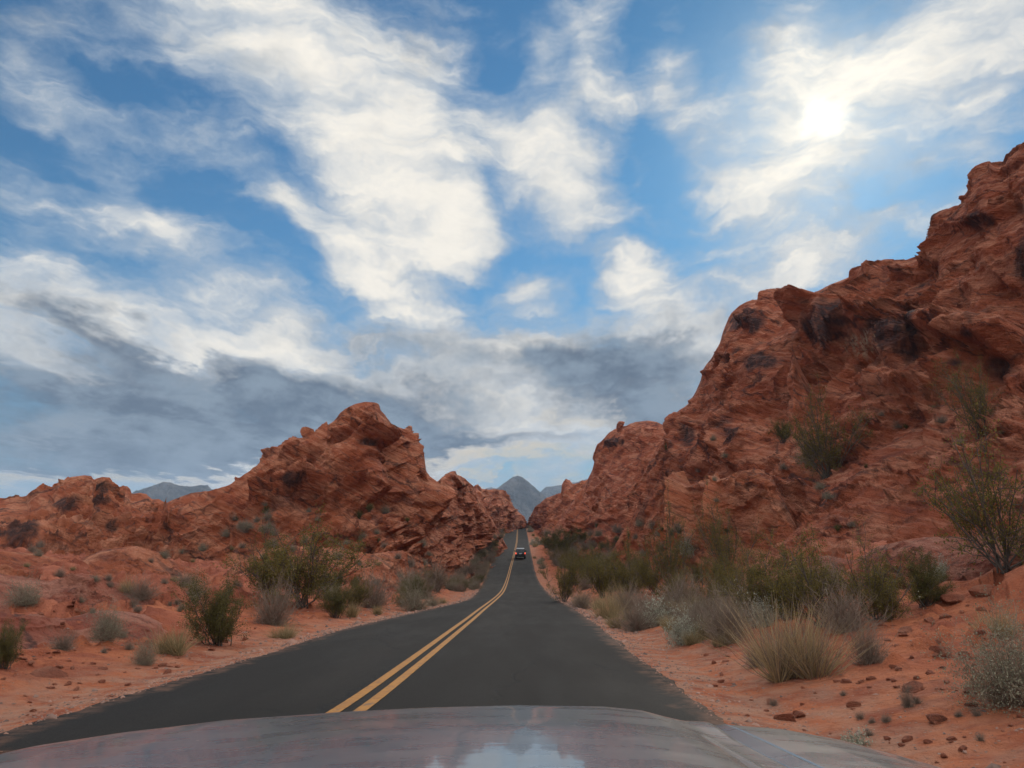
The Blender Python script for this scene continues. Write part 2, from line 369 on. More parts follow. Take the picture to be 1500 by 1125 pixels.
def leaf_mat(name, c1, c2, trans=.25, rough=.7):
    m = bpy.data.materials.new(name); m.use_nodes = True; t = NT(m.node_tree); b = t.N['Principled BSDF']
    g = t.node('ShaderNodeNewGeometry'); r = g.outputs['Random Per Island']
    oi = t.node('ShaderNodeObjectInfo')
    c = t.mix(r, c1, c2); c = t.mix(t.math('MULTIPLY', oi.outputs['Random'], .35), c, tuple(np.array(c2) * .7))
    t.put(b.inputs['Base Color'], c); b.inputs['Roughness'].default_value = rough; b.inputs['Specular IOR Level'].default_value = .25
    tr = t.node('ShaderNodeBsdfTranslucent'); t.put(tr.inputs[0], c)
    mx = t.node('ShaderNodeMixShader'); mx.inputs[0].default_value = trans
    t.L.new(b.outputs[0], mx.inputs[1]); t.L.new(tr.outputs[0], mx.inputs[2])
    t.L.new(mx.outputs[0], t.N['Material Output'].inputs[0]); return m
M_olive = leaf_mat('olive_leaves', rgb(.090, .074, .017), rgb(.185, .145, .034), .3)
M_dkgreen = leaf_mat('dark_green_leaves', rgb(.060, .054, .015), rgb(.130, .112, .033), .25)
M_sage = leaf_mat('grey_green_leaves', rgb(.16, .158, .098), rgb(.30, .285, .20), .2)
M_pale = leaf_mat('pale_silver_leaves', rgb(.26, .27, .20), rgb(.42, .42, .33), .2)
M_gold = leaf_mat('dry_golden_blades', rgb(.22, .155, .075), rgb(.46, .34, .185), .25)
M_grnbl = leaf_mat('greenish_blades', rgb(.15, .125, .060), rgb(.30, .245, .13), .25)
M_twig = leaf_mat('grey_twigs', rgb(.13, .093, .068), rgb(.28, .215, .165), 0.0)
M_stem = leaf_mat('dark_stems', rgb(.045, .035, .030), rgb(.12, .095, .08), 0.0)

# ------------------------------------------------------------------ road geometry
def s_of(row): x, y, z = ray(750, row); return float(z / y)
rows_Y = [(1125, 5.3), (1090, 6.05), (1050, 7.25), (1000, 9.65), (960, 13.1), (930, 17.8), (905, 25.5), (890, 33.5), (880, 42.), (872, 53.), (864, 67.), (855, 85.),
          (846, 100.), (836, 113.), (820, 139.), (806, 166.), (795, 195.), (783, 238.), (772, 290.)]
Yk = [y for r, y in rows_Y]; Zk = [s_of(r) * y for r, y in rows_Y]
z53 = Zk[0]; slope0 = (Zk[3] - Zk[0]) / (Yk[3] - Yk[0])
Yt = [-6000, -60, -20] + Yk + [330, 400, 600, 1200, 3000, 9000]
Zt = [z53 + slope0 * (-65) * 1.0 + 2, z53 - slope0 * 65.3 * .6, z53 - slope0 * 25.3] + Zk + [Zk[-1] - .6, Zk[-1] - 5, Zk[-1] - 18, -32, -50, -60]
Yt = np.array(Yt, float); Zt = np.array(Zt, float)
def smooth_table(xs, ys, passes=2):
    g = np.concatenate([[-6000, -60], np.linspace(-20, 5.3, 12)[:-1], np.exp(np.linspace(math.log(5.3), math.log(420), 150)), [600, 1200, 3000, 9000]])
    v = np.interp(g, xs, ys)
    for _ in range(passes):
        v[15:160] = np.convolve(np.pad(v, 3, 'edge'), np.array([1, 2, 3, 4, 3, 2, 1]) / 16, 'valid')[15:160]
    return g, v
gY, gZ = smooth_table(Yt, Zt, 3)
def zroad(y): return np.interp(y, gY, gZ)
def edge_pts(pix):
    xs, ys = [], []
    for px, row in pix:
        x, y, z = ray(px, row); x, y, z = float(x), float(y), float(z)
        k = np.exp(np.linspace(math.log(3), math.log(330), 6000))
        e = z / y * k - zroad(k)
        i = np.argmax(e <= 0); Y = k[i]
        xs.append(x / y * Y); ys.append(Y)
    return ys, xs
L_pix = [(-60, 1093), (15, 1067), (88, 1047), (160, 1026), (264, 995), (400, 955), (500, 922), (600, 899), (650, 888), (686, 879), (697, 870), (704, 860), (711, 846), (717, 832), (724, 816), (731, 800), (739, 784), (745, 773)]
C_pix = [(430, 1090), (506, 1045), (560, 1006), (620, 960), (670, 921), (705, 893), (722, 880), (735, 868), (742, 852), (747, 834), (752, 816), (757, 795), (762, 773)]
R_pix = [(1135, 1110), (1060, 1058), (1000, 1013), (950, 975), (905, 940), (865, 908), (838, 890), (812, 877), (797, 862), (787, 846), (782, 830), (778, 812), (775, 795), (772, 773)]
def edge_fn(pix, x0):
    ys, xs = edge_pts(pix)
    o = np.argsort(ys); ys = np.array(ys)[o]; xs = np.array(xs)[o]
    ys = np.concatenate([[-6000, -60, -15, 0], ys, [400, 600, 9000]])
    xs = np.concatenate([[x0 - 600, x0 - 6, x0, (x0 + xs[0]) / 2], xs, [xs[-1] + 2, xs[-1] + 10, xs[-1] + 100]])
    g, v = smooth_table(ys, xs, 2)
    return lambda y: np.interp(y, g, v)
xL = edge_fn(L_pix, -4.6); xC = edge_fn(C_pix, -1.75); xR = edge_fn(R_pix, 1.9)
if False: pass

def ground_z(x, y, detail=True):
    x = np.asarray(x, float); y = np.asarray(y, float)
    zr = zroad(y); l = xL(y); r = xR(y)
    dl = np.maximum(l - x, 0); dr = np.maximum(x - r, 0)
    far = sstep(y, 45, 90)
    bl = np.where(dl < 1.0, -.10 * dl, -.10 + .095 * (dl - 1.0)); bl = np.minimum(bl, 5.0 + .01 * dl)
    sr = .20 * (1 - far) + .11 * far
    br = np.where(dr < .8, -.08 * dr, -.064 + sr * (dr - .8)); br = np.minimum(br, 6.0 + .01 * dr)
    inside = (x > l + .18) & (x < r - .18)
    z = zr + bl + br - .02
    z = np.where(inside, z - .22, z)
    return z
def ground_rel(x, y):
    l = xL(y); r = xR(y); return np.maximum(l - x, 0), np.maximum(x - r, 0)
def ground_full(x, y):
    shp = np.shape(x); x = np.ravel(x); y = np.ravel(y)
    z = ground_z(x, y); dl, dr = ground_rel(x, y); d = np.maximum(dl, dr)
    P = np.stack([x, y, x * 0], 1)
    amp = sstep(d, .3, 4)
    z = z + amp * .22 * fbm(P / 4.0, 4, 11) + amp * .10 * fbm(P / 1.1, 4, 12)
    # scattered bedrock breaking the sand further from the road
    rk = sstep(fbm(P / 5.0 + 3.1, 4, 21), -.08, .10) * sstep(dl, 2, 5) + sstep(fbm(P / 5.0, 4, 23), .10, .22) * sstep(dr, 4, 8)
    rk = np.clip(rk, 0, 1)
    F1, F2, idr = worley((P + .5 * np.stack([perlin(P / .8, 3), perlin(P / .8, 4), x * 0], 1)) / np.array([1.5, .9, 1]) , 5)
    z = z + rk * ((.45 - F1) * .55 + (idr - .4) * .55 + .30 + .25 * fbm(P / .9, 3, 55))
    F1b, F2b, i2 = worley(P / .38, 6)
    cl = sstep(fbm(P / 2.2, 3, 31) + .12 * sstep(dl, 1, 4), -.05, .25) * amp
    z = z + cl * np.where(i2 > .35, np.maximum(.46 - F1b, 0) * .60, 0)
    return z.reshape(shp), rk.reshape(shp), d.reshape(shp)

# ground: one sheet, denser where the road scene is
th = np.concatenate([np.linspace(-.80, .80, 1250), np.linspace(.80, 2 * math.pi - .80, 90)[1:-1]])
rr = np.concatenate([[.05, .8, 1.8], np.exp(np.linspace(math.log(2.6), math.log(330), 620)), np.exp(np.linspace(math.log(345), math.log(9000), 26))])
T, Rr = np.meshgrid(th, rr); X = Rr * np.sin(T); Y = Rr * np.cos(T)
Z, RK, DD = ground_full(X, Y)
farb = sstep(Rr, 340, 500)
Z = Z * (1 - farb) + farb * (zroad(Y) - 6 + 0 * X)
me = mesh_from('ground', np.stack([X, Y, Z], -1).reshape(-1, 3), [grid_faces(len(rr), len(th), True)[:, ::-1]])
smooth(me); attr(me, 'rocky', RK.ravel()); attr(me, 'gravel', (1 - sstep(DD, .5, 2.8)).ravel())
GROUND = tag(link('ground', me, M_sand), kind='structure')

# road sheet
yy = np.concatenate([[-150, -60, -20, -8, 0], np.exp(np.linspace(math.log(2.5), math.log(420), 620))])
nx = 25; u = np.linspace(0, 1, nx)
def jag(y, s, a=.13):
    P = np.stack([y, y * 0 + s, y * 0], 1); return a * fbm(P / 1.3, 3, 41) + a * .7 * fbm(P / .25, 3, 42)
lft = xL(yy) + jag(yy, 0) ; rgt = xR(yy) + jag(yy, 50)
XX = lft[:, None] * (1 - u) + rgt[:, None] * u
ZZ = zroad(yy)[:, None] + 0 * XX
YY = yy[:, None] + 0 * XX
G = np.stack([XX, YY, ZZ], -1)
skl = G[:, :1].copy(); skl[..., 2] -= .12; skl[..., 0] -= .05; skr = G[:, -1:].copy(); skr[..., 2] -= .12; skr[..., 0] += .05
G = np.concatenate([skl, G, skr], 1)
me = mesh_from('road', G.reshape(-1, 3), [grid_faces(len(yy), nx + 2)])
smooth(me); lat = np.abs(np.concatenate([[0], u, [1]]) * 2 - 1); attr(me, 'lat', np.tile(lat, len(yy)))
ROAD = tag(link('road', me, M_road), kind='structure')
# double centre line
Vs, Fs, k0 = [], [], 0
y2 = np.concatenate([[-60, -20, 0], np.exp(np.linspace(math.log(2.5), math.log(400), 900))])
for s in (-1, 1):
    c0 = xC(y2) + s * .115
    w = .060 + .006 * fbm(np.stack([y2, y2 * 0 + s, y2 * 0], 1) / .2, 3, 77)
    A = np.stack([c0 - w, y2, zroad(y2) + .006], 1); B = np.stack([c0 + w, y2, zroad(y2) + .006], 1)
    Vs.append(np.stack([A, B], 1).reshape(-1, 3)); Fs.append(grid_faces(len(y2), 2) + k0); k0 += 2 * len(y2)
me = mesh_from('road_marking', np.concatenate(Vs), Fs); smooth(me)
tag(link('road_marking', me, M_paint), kind='structure')

# ------------------------------------------------------------------ rock formations
def rot_dip(P, deg):
    a = math.radians(deg); c, s = math.cos(a), math.sin(a)
    return np.stack([P[:, 0] * c + P[:, 2] * s, P[:, 1], -P[:, 0] * s + P[:, 2] * c], 1)
def layers(sv, P, L, seed, edge=.72):
    i = np.floor(sv); fr = sv - i
    Q = np.stack([P[:, 0] / (2.6 * L), P[:, 1] / (2.6 * L), i * 7.31], 1); Q2 = Q.copy(); Q2[:, 2] = (i + 1) * 7.31
    a = perlin(Q, seed); b = perlin(Q2, seed); w = sstep(fr, edge, 1.0)
    return (a * (1 - w) + b * w) + .22 * (np.sqrt(np.clip(1 - (2 * fr - 1) ** 2, 0, 1)) - .6)
def rock_disp(P, L, seed, dip=26, bl=1.0, strat=1.0):
    Wp = P + .25 * L * np.stack([perlin(P / L, seed + 1), perlin(P / L, seed + 2), perlin(P / L, seed + 3)], 1)
    Wp = Wp + .06 * L * np.stack([perlin(P * 3.1 / L, seed + 4), perlin(P * 3.1 / L, seed + 5), perlin(P * 3.1 / L, seed + 6)], 1)
    q = rot_dip(Wp, dip); qs = q * np.array([.42, .6, 1.55])
    F1, F2, idr = worley(qs / L, seed)
    rough = sstep(perlin(P / (L * 1.9), seed + 12), -.25, .30)
    m = .30 + .70 * rough
    d = bl * L * m * (.26 * (.45 - np.minimum(F1, .9) ** 2) + .15 * (idr - .5) - .09 * (1 - sstep(F2 - F1, 0, .07)))
    d = d + .20 * L * bl * perlin(P / (L * 1.3), seed + 14) * (1 - .4 * rough)
    sv = q[:, 2] / (.34 * L) + .9 * perlin(np.stack([q[:, 2] / (1.5 * L), q[:, 0] / (9 * L), q[:, 0] * 0], 1), seed + 7)
    i = np.floor(sv); fr = sv - i
    def lay(k):
        return perlin(np.stack([P[:, 0] / (3.2 * L), P[:, 1] / (3.2 * L), (i + k) * 7.31], 1), seed + 15)
    w = sstep(fr, .86, 1.0)
    la = lay(0) * (1 - w) + lay(1) * w
    d = d + strat * L * (.20 * la + .055 * (np.sqrt(np.clip(1 - (2 * fr - 1) ** 2, 0, 1)) - .7) * (.4 + .6 * rough))
    j = q[:, 0] / (L * 1.1) + .5 * perlin(P / (L * .9), seed + 18); jf = np.abs(j - np.floor(j) - .5)
    d = d - strat * L * .09 * (1 - sstep(jf, 0, .03)) * sstep(perlin(P / (L * 1.3), seed + 19), .0, .2)
    d = d - strat * L * .085 * (1 - sstep(np.abs(fr - .90), 0, .075)) * sstep(perlin(P / (L * 1.5), seed + 21), -.12, .12)
    cav = perlin(q * np.array([1, 1, 2.2]) / (L * .55), seed + 25)
    d = d - L * .24 * sstep(cav, .30, .52) * rough
    return d
def formation(name, label, outline, crest_r, foot_r, prof, mat, seed, L=8., depth=25., amp=1., feats=(), varn=(), pale=(), res=1.0, top_w=.35, dip=26, back_drop=1.0, foot_sink=.8, fine=1.0, group=None, smooth_top=.45):
    o = np.array(outline, float); a, e = azel(o[:, 0], o[:, 1]); i = np.argsort(a); a, e = a[i], e[i]
    wpx = (o[:, 0].max() - o[:, 0].min())
    tf = np.linspace(a[0], a[-1], 4000); wgt = np.where(np.abs(tf) < .66, 1.0, .16); cw = np.concatenate([[0], np.cumsum((wgt[1:] + wgt[:-1]) / 2)])
    nu = int(max(60, cw[-1] * (tf[1] - tf[0]) * F * .92 * .68 * 1.35 * res))
    th = np.interp(np.linspace(0, cw[-1], nu), cw, tf); E = np.interp(th, a, e)
    def tbl(tb):
        p = np.array(tb, float); q, _ = azel(p[:, 0], np.full(len(p), 760.)); return np.interp(th, q, p[:, 1])
    rc = tbl(crest_r); rf = tbl(foot_r)
    zc = E * rc
    xf, yf = rf * np.sin(th), rf * np.cos(th)
    zf = ground_z(xf, yf) - foot_sink
    zc = np.maximum(zc, zf + .05)
    steep = sstep(np.abs(np.gradient(E, th)), .8, 1.9); kk_ = np.ones(15) / 15; steep = np.convolve(np.pad(steep, 7, 'edge'), kk_, 'valid')
    hpx = np.max((zc / rc - zf / rf)) * F
    nv = int(max(60, hpx * .68 * 1.7 * res)); nb = max(14, nv // 6)
    pr = np.array(prof, float)
    # resample profile by arc length
    t0 = np.linspace(0, 1, 200); pa = np.interp(t0, np.linspace(0, 1, len(pr)), pr[:, 0]); pb = np.interp(t0, np.linspace(0, 1, len(pr)), pr[:, 1])
    ker = np.ones(21) / 21
    pa = np.convolve(np.pad(pa, 10, 'edge'), ker, 'valid'); pb = np.convolve(np.pad(pb, 10, 'edge'), ker, 'valid')
    pa = (pa - pa[0]) / (pa[-1] - pa[0]); pb = (pb - pb[0]) / (pb[-1] - pb[0])
    t1 = np.linspace(0, 1, nv); A = np.interp(t1, t0, pa)[:, None]; Bv = np.interp(t1, t0, pb)[:, None]
    Rf = rf + (rc - rf) * A; Zf = zf + (zc - zf) * Bv
    tb = np.linspace(0, 1, nb + 1)[1:, None]
    hgt = np.maximum(zc - zf, .1)
    dep = np.minimum(depth, 2 + hgt * 1.3)
    Rb = rc + dep * tb; Zb = zc - hgt * back_drop * (tb ** 1.7)
    R = np.concatenate([Rf, Rb]); Zg = np.concatenate([Zf, Zb])
    tt = np.concatenate([t1, 1 + tb[:, 0]])
    G = np.stack([R * np.sin(th), R * np.cos(th), Zg], -1)
    P = G.reshape(-1, 3)
    nn = -grid_normals(G)
    for axx, kk in ((0, max(5, len(tt) // 14)), (1, max(5, nu // 28))):
        kk = kk // 2 * 2 + 1; pad = [(0, 0)] * 3; pad[axx] = (kk // 2 + 1, kk // 2)
        cs = np.cumsum(np.pad(nn, pad, 'edge'), axis=axx)
        nn = (np.take(cs, np.arange(kk, cs.shape[axx]), axx) - np.take(cs, np.arange(0, cs.shape[axx] - kk), axx)) / kk
    nn /= np.linalg.norm(nn, axis=2, keepdims=True) + 1e-9
    n = nn.reshape(-1, 3)
    n[:, 2] *= np.where(np.repeat(tt, nu) < 1, .7, 1); n /= np.linalg.norm(n, axis=1, keepdims=True)
    px, py = proj(P)
    # weights: keep the crest line and the buried foot calm
    wt = np.ones(len(tt)); wt = np.where(tt <= 1, top_w + (1 - top_w) * (1 - sstep(tt, .78, 1.0)), top_w + (1 - top_w) * sstep(tt, 1.0, 1.4))
    wt = np.repeat(wt, nu)
    hn = np.repeat(hgt[None, :], len(tt), 0).ravel(); hw = np.clip(hn / (L * 1.2), .12, 1)
    stp = 1 - .7 * np.repeat(steep[None, :], len(tt), 0).ravel() * sstep(np.repeat(tt, nu), .62, .9)
    d = rock_disp(P, L, seed, dip) * amp * wt * hw * stp * (.45 + .55 * np.clip(np.abs(np.repeat(tt, nu) - 1) / .06, 0, 1))
    for (fx, fy, rx, ry, dz) in feats:
        q = ((px - fx) / rx) ** 2 + ((py - fy) / ry) ** 2
        q = q * (1 + .9 * perlin(P / (L * .35), seed + 60))
        d = d + dz * np.exp(-q * q * 1.0) * (np.repeat(tt, nu) < 1.0)
    P = P + n * d[:, None]
    wf = np.clip(hn / 2.0, .15, 1) * np.where(wt < 1, .18 + .82 * wt, 1)
    rgh = .40 + .60 * sstep(perlin(P / (L * .9), seed + 71), -.25, .30)
    tr = np.repeat(tt, nu)
    wf = wf * stp * (.30 + .70 * np.clip(np.abs(tr - 1) / .07, 0, 1))
    rgh = rgh * (1 - smooth_top * sstep(tr + .12 * perlin(P / L, seed + 77), .42, .66))
    d = rock_disp(P, L * .30, seed + 100, dip, 1.25, 1.6) * amp * wf * rgh
    P = P + n * d[:, None]
    d = rock_disp(P, L * .10, seed + 200, dip, 1.4, 1.7) * amp * wf * fine * rgh
    P = P + n * d[:, None]
    base = np.array([float(np.mean(xf)), float(np.mean(yf)), float(np.min(zf))])
    px, py = proj(P)
    wn = perlin(P / (L * .5), seed + 30) * .9 + perlin(P * np.array([1, 1, .45]) / (L * .14), seed + 31) * .6
    def patches(lst):
        out = np.zeros(len(P))
        for (fx, fy, rx, ry) in lst:
            q = np.sqrt(((px - fx) / rx) ** 2 + ((py - fy) / ry) ** 2) + wn
            out = np.maximum(out, 1 - sstep(q, .55, 1.15))
        return out
    vv = patches(varn); pp = patches(pale)
    me = mesh_from(name, P - base, [grid_faces(len(tt), nu)])
    smooth(me); attr(me, 'varnish', vv * (1 - pp * .6)); attr(me, 'pale', pp)
    ob = link(name, me, mat, loc=base)
    return tag(ob, label, 'rock formation', group)

APRON = [(0, 0), (.18, .07), (.36, .17), (.5, .30), (.62, .48), (.74, .66), (.86, .85), (1, 1)]
SLOPE = [(0, 0), (.12, .10), (.3, .26), (.45, .40), (.6, .56), (.75, .72), (.88, .88), (1, 1)]
STEEP = [(0, 0), (.2, .08), (.4, .25), (.55, .5), (.7, .75), (.85, .92), (1, 1)]
DOME = [(0, 0), (.08, .18), (.2, .38), (.38, .6), (.6, .8), (.8, .93), (1, 1)]

formation('rock_ridge', 'low lumpy red rock ridge on the far left, lower than the peak beside it',
    [(-4200, 900), (-2600, 700), (-1500, 690), (-900, 712), (-500, 725), (-240, 742), (-140, 745), (-60, 740), (0, 730), (22, 727), (42, 727), (50, 719), (62, 714), (82, 712), (92, 704), (104, 698), (124, 695), (134, 697), (137, 703), (150, 699), (160, 700), (166, 711), (172, 714), (186, 712), (191, 717), (193, 724), (205, 722), (214, 724), (222, 732), (232, 731), (243, 737), (256, 731), (280, 722), (300, 718), (330, 720), (380, 760), (420, 800)],
    [(-4200, 70), (-240, 90), (0, 95), (150, 100), (300, 98), (420, 90)], [(-4200, 40), (-240, 38), (0, 42), (150, 52), (300, 58), (420, 62)], SLOPE, M_rockL, 101, L=7.5, depth=30, amp=.95,
    varn=[(30, 780, 30, 22), (100, 735, 26, 10), (150, 716, 14, 12), (165, 770, 12, 10)], feats=[(120, 760, 40, 10, -1.5), (60, 800, 60, 9, -1.2)])
formation('rock_butte', 'tall pointed red sandstone peak left of the road, with overhangs and hollows',
    [(225, 800), (262, 745), (300, 721), (335, 709), (345, 703), (357, 692), (372, 683), (386, 674), (396, 664), (404, 658), (412, 650), (422, 644), (430, 640), (440, 641), (458, 636), (466, 628), (480, 624), (480, 617), (494, 612), (498, 604), (508, 596), (520, 590), (534, 587), (550, 588), (557, 592), (559, 600), (566, 608), (574, 620), (584, 625), (598, 629), (607, 640), (616, 650), (621, 664), (624, 690), (630, 698), (636, 720), (642, 780), (646, 830)],
    [(225, 76), (400, 82), (540, 88), (646, 104)], [(225, 62), (330, 56), (450, 52), (560, 54), (646, 72)], APRON, M_rockL, 202, L=8.0, depth=26, amp=.95, res=1.15, top_w=.28,
    feats=[(537, 649, 24, 7, -3.4), (505, 640, 16, 4, -2.0), (521, 627, 8, 4, -2.2), (450, 662, 34, 7, -1.8), (420, 705, 40, 12, -2.6), (380, 735, 50, 10, -1.5), (352, 738, 26, 16, 2.2), (505, 700, 24, 18, 2.2), (470, 730, 40, 18, 1.4), (575, 690, 12, 50, 1.6), (596, 700, 3, 60, -2.2), (610, 690, 10, 50, 1.2), (627, 740, 6, 30, -3.0), (512, 712, 18, 8, -2.2), (560, 740, 40, 12, 1.3), (440, 770, 60, 14, 1.0)],
    varn=[(537, 648, 22, 7), (430, 700, 26, 10)])
formation('rock_outcrop', 'rounded red rock shoulder directly right of the tall peak, falling to the road',
    [(596, 820), (606, 735), (618, 700), (624, 697), (632, 699), (636, 706), (641, 706), (650, 698), (660, 692), (665, 690), (670, 697), (682, 702), (692, 710), (700, 724), (712, 745), (726, 770), (742, 800), (750, 812)],
    [(596, 105), (665, 125), (750, 180)], [(596, 72), (640, 74), (680, 92), (720, 130), (750, 165)], STEEP, M_rockL, 303, L=6.5, depth=26, amp=.9, res=1.2,
    feats=[(640, 740, 16, 14, 1.8), (625, 750, 5, 26, -2.2), (668, 745, 12, 30, 1.2)])
formation('rock_outcrop', 'farthest jagged red rock wall left of where the road tops the rise',
    [(664, 770), (680, 726), (694, 712), (700, 709), (706, 716), (718, 718), (726, 716), (738, 718), (746, 728), (752, 742), (760, 750), (768, 757), (773, 772), (777, 790)],
    [(664, 225), (720, 250), (777, 330)], [(664, 150), (720, 185), (777, 310)], STEEP, M_rockF, 404, L=10, depth=40, amp=.85, res=1.6)
formation('rock_outcrop', 'farthest jagged red rock ridge right of where the road tops the rise',
    [(766, 795), (773, 768), (776, 758), (783, 744), (790, 738), (800, 729), (812, 725), (822, 722), (825, 706), (829, 701), (834, 704), (838, 709), (850, 706), (860, 703), (872, 706), (890, 720), (905, 760)],
    [(766, 330), (800, 270), (905, 230)], [(766, 305), (800, 205), (850, 170), (905, 150)], STEEP, M_rockF, 505, L=10, depth=40, amp=.85, res=1.6)
formation('rock_dome', 'smooth rounded red rock dome at the below the high right cliff, topped by a spike',
    [(800, 790), (826, 752), (846, 726), (860, 704), (868, 688), (873, 664), (876, 652), (884, 643), (893, 634), (902, 628), (918, 624), (930, 618), (948, 616), (962, 618), (972, 623), (980, 632), (1000, 660), (1030, 740)],
    [(800, 190), (870, 165), (940, 150), (1030, 130)], [(800, 150), (850, 110), (940, 84), (1030, 66)], APRON, M_rockR, 606, L=9.5, depth=34, amp=.75, res=1.15, top_w=.25,
    feats=[(950, 700, 30, 20, 1.5), (1000, 705, 20, 14, -1.5)], varn=[(895, 648, 20, 8)])
formation('rock_cliff', 'huge red sandstone cliff climbing to the right edge, streaked with dark varnish',
    [(900, 830), (930, 720), (960, 662), (978, 630), (990, 612), (1004, 596), (1018, 574), (1026, 556), (1032, 540), (1044, 520), (1054, 503), (1060, 482), (1064, 472), (1070, 458), (1082, 446), (1094, 440), (1112, 436), (1128, 432), (1150, 430), (1164, 433), (1176, 437), (1192, 430), (1215, 417), (1250, 404), (1276, 398), (1292, 396), (1300, 390), (1320, 384), (1344, 374), (1356, 364), (1362, 358), (1358, 346), (1362, 332), (1372, 318), (1390, 309), (1412, 296), (1424, 280), (1436, 262), (1438, 254), (1462, 245), (1480, 238), (1484, 226), (1500, 214), (1530, 200), (1600, 168), (1700, 140), (1850, 130), (2150, 160), (2700, 150), (3600, 180), (5200, 300), (6500, 700)],
    [(900, 128), (1060, 118), (1200, 108), (1350, 92), (1500, 78), (1900, 64), (6500, 60)], [(900, 80), (960, 54), (1050, 40), (1150, 31), (1300, 24), (1500, 19), (1900, 17), (6500, 24)],
    [(0, 0), (.16, .10), (.3, .22), (.42, .36), (.54, .48), (.64, .60), (.74, .74), (.86, .88), (1, 1)], M_rockR, 707, smooth_top=.5, L=10, depth=40, amp=.95, res=1.1, top_w=.25, fine=1.3,
    feats=[(1250, 484, 75, 30, -2.2), (1410, 480, 60, 14, -2.2), (1470, 500, 40, 14, -2.4), (1010, 640, 14, 30, -1.8), (1075, 640, 30, 34, -1.6), (1150, 590, 60, 22, 1.6), (1110, 545, 70, 14, -1.2), (1330, 560, 70, 12, -1.6), (1230, 620, 60, 14, 1.4), (1470, 420, 40, 30, 1.6)],
    varn=[(1215, 468, 42, 40), (1290, 490, 40, 36), (1105, 525, 42, 14), (1062, 630, 28, 24), (1415, 492, 36, 20), (1400, 530, 30, 14), (1425, 322, 30, 16), (1500, 390, 26, 50), (1330, 480, 22, 40), (1090, 470, 26, 16), (1010, 640, 14, 20), (1460, 540, 36, 26)],
    pale=[(1265, 505, 34, 22)])
formation('rock_ledge', 'broad flat-faced red rock block low on the right slope, split by a vertical crack',
    [(880, 850), (905, 790), (930, 752), (946, 734), (966, 727), (985, 716), (1010, 713), (1030, 704), (1060, 701), (1090, 694), (1112, 690), (1130, 700), (1150, 735), (1180, 800), (1200, 850)],
    [(880, 78), (1000, 52), (1100, 42), (1200, 37)], [(880, 66), (1000, 43), (1100, 34), (1200, 30)], [(0, 0), (.25, .12), (.4, .35), (.5, .6), (.62, .82), (.8, .94), (1, 1)], M_rockL, 808, L=4.2, depth=10, amp=.6, res=1.1,
    feats=[(1008, 765, 3.5, 50, -1.6), (1052, 750, 2.5, 50, -.9)])
formation('rock_ledge', 'near broken red ledge of stacked blocks under the cliff at the right edge',
    [(1170, 905), (1210, 860), (1250, 826), (1285, 800), (1320, 791), (1370, 786), (1430, 783), (1480, 776), (1540, 765), (1620, 760), (1750, 770), (1900, 830), (2050, 930)],
    [(1170, 26), (1300, 21), (1500, 17.5), (2050, 14)], [(1170, 21), (1300, 17), (1500, 13.8), (2050, 11)], [(0, 0), (.3, .15), (.45, .4), (.55, .65), (.7, .86), (.85, .95), (1, 1)], M_rockN, 909, L=1.9, depth=6, amp=.85, res=1.0, foot_sink=.4)
formation('rock_slab', 'low reddish slickrock slabs between the sandy verge and the far left ridge',
    [(-200, 820), (-80, 812), (0, 806), (60, 812), (110, 822), (150, 806), (200, 800), (235, 812), (262, 826), (300, 838), (330, 860)],
    [(-200, 34), (0, 37), (200, 42), (330, 44)], [(-200, 24), (0, 27), (200, 33), (330, 40)], DOME, M_rockL, 1010, L=3.2, depth=10, amp=.7, res=1.0, foot_sink=.5)
formation('rock_slab', 'lowest weathered red slab at far left, nearest the sandy verge',
    [(-260, 868), (-120, 850), (-40, 842), (20, 846), (70, 853), (120, 840), (150, 846), (190, 858), (240, 862), (300, 872), (340, 885)],
    [(-260, 22), (0, 24), (200, 27), (340, 30)], [(-260, 16.5), (0, 18.5), (200, 23), (340, 28)], DOME, M_rockN, 1212, L=1.9, depth=7, amp=.8, res=1.0, foot_sink=.35)
formation('rock_slab', 'ankle-high red ledge on the left verge, between the lone rounded shrub and the lowest slab',
    [(-260, 920), (-140, 905), (-50, 896), (30, 899), (90, 908), (150, 897), (215, 905), (260, 918), (300, 935)],
    [(-260, 15), (0, 16), (150, 18), (300, 20)], [(-260, 12.3), (0, 13.3), (150, 15), (300, 17.5)], DOME, M_rockN, 1414, L=1.2, depth=4, amp=.8, res=.9, foot_sink=.25)
formation('rock_slab', 'rubbly red bench of broken rock right of the cracked block, behind the creosotes',
    [(1090, 880), (1130, 845), (1170, 822), (1210, 812), (1250, 820), (1290, 826), (1330, 850), (1350, 880)],
    [(1090, 30), (1200, 27), (1350, 20)], [(1090, 27), (1200, 22.5), (1350, 17.5)], DOME, M_rockN, 1313, L=2.0, depth=7, amp=.9, res=1.0, foot_sink=.35)
formation('rock_slab', 'rough pinkish rock bench along the foot of the tall peak, above the roadside shrubs',
    [(318, 850), (345, 826), (390, 806), (440, 800), (500, 806), (540, 812), (590, 806), (612, 815), (640, 838), (655, 862)],
    [(318, 48), (450, 49), (560, 53), (655, 66)], [(318, 42), (450, 41), (560, 45), (655, 60)], DOME, M_rockL, 1111, L=3.0, depth=9, amp=.75, res=1.0, foot_sink=.5)

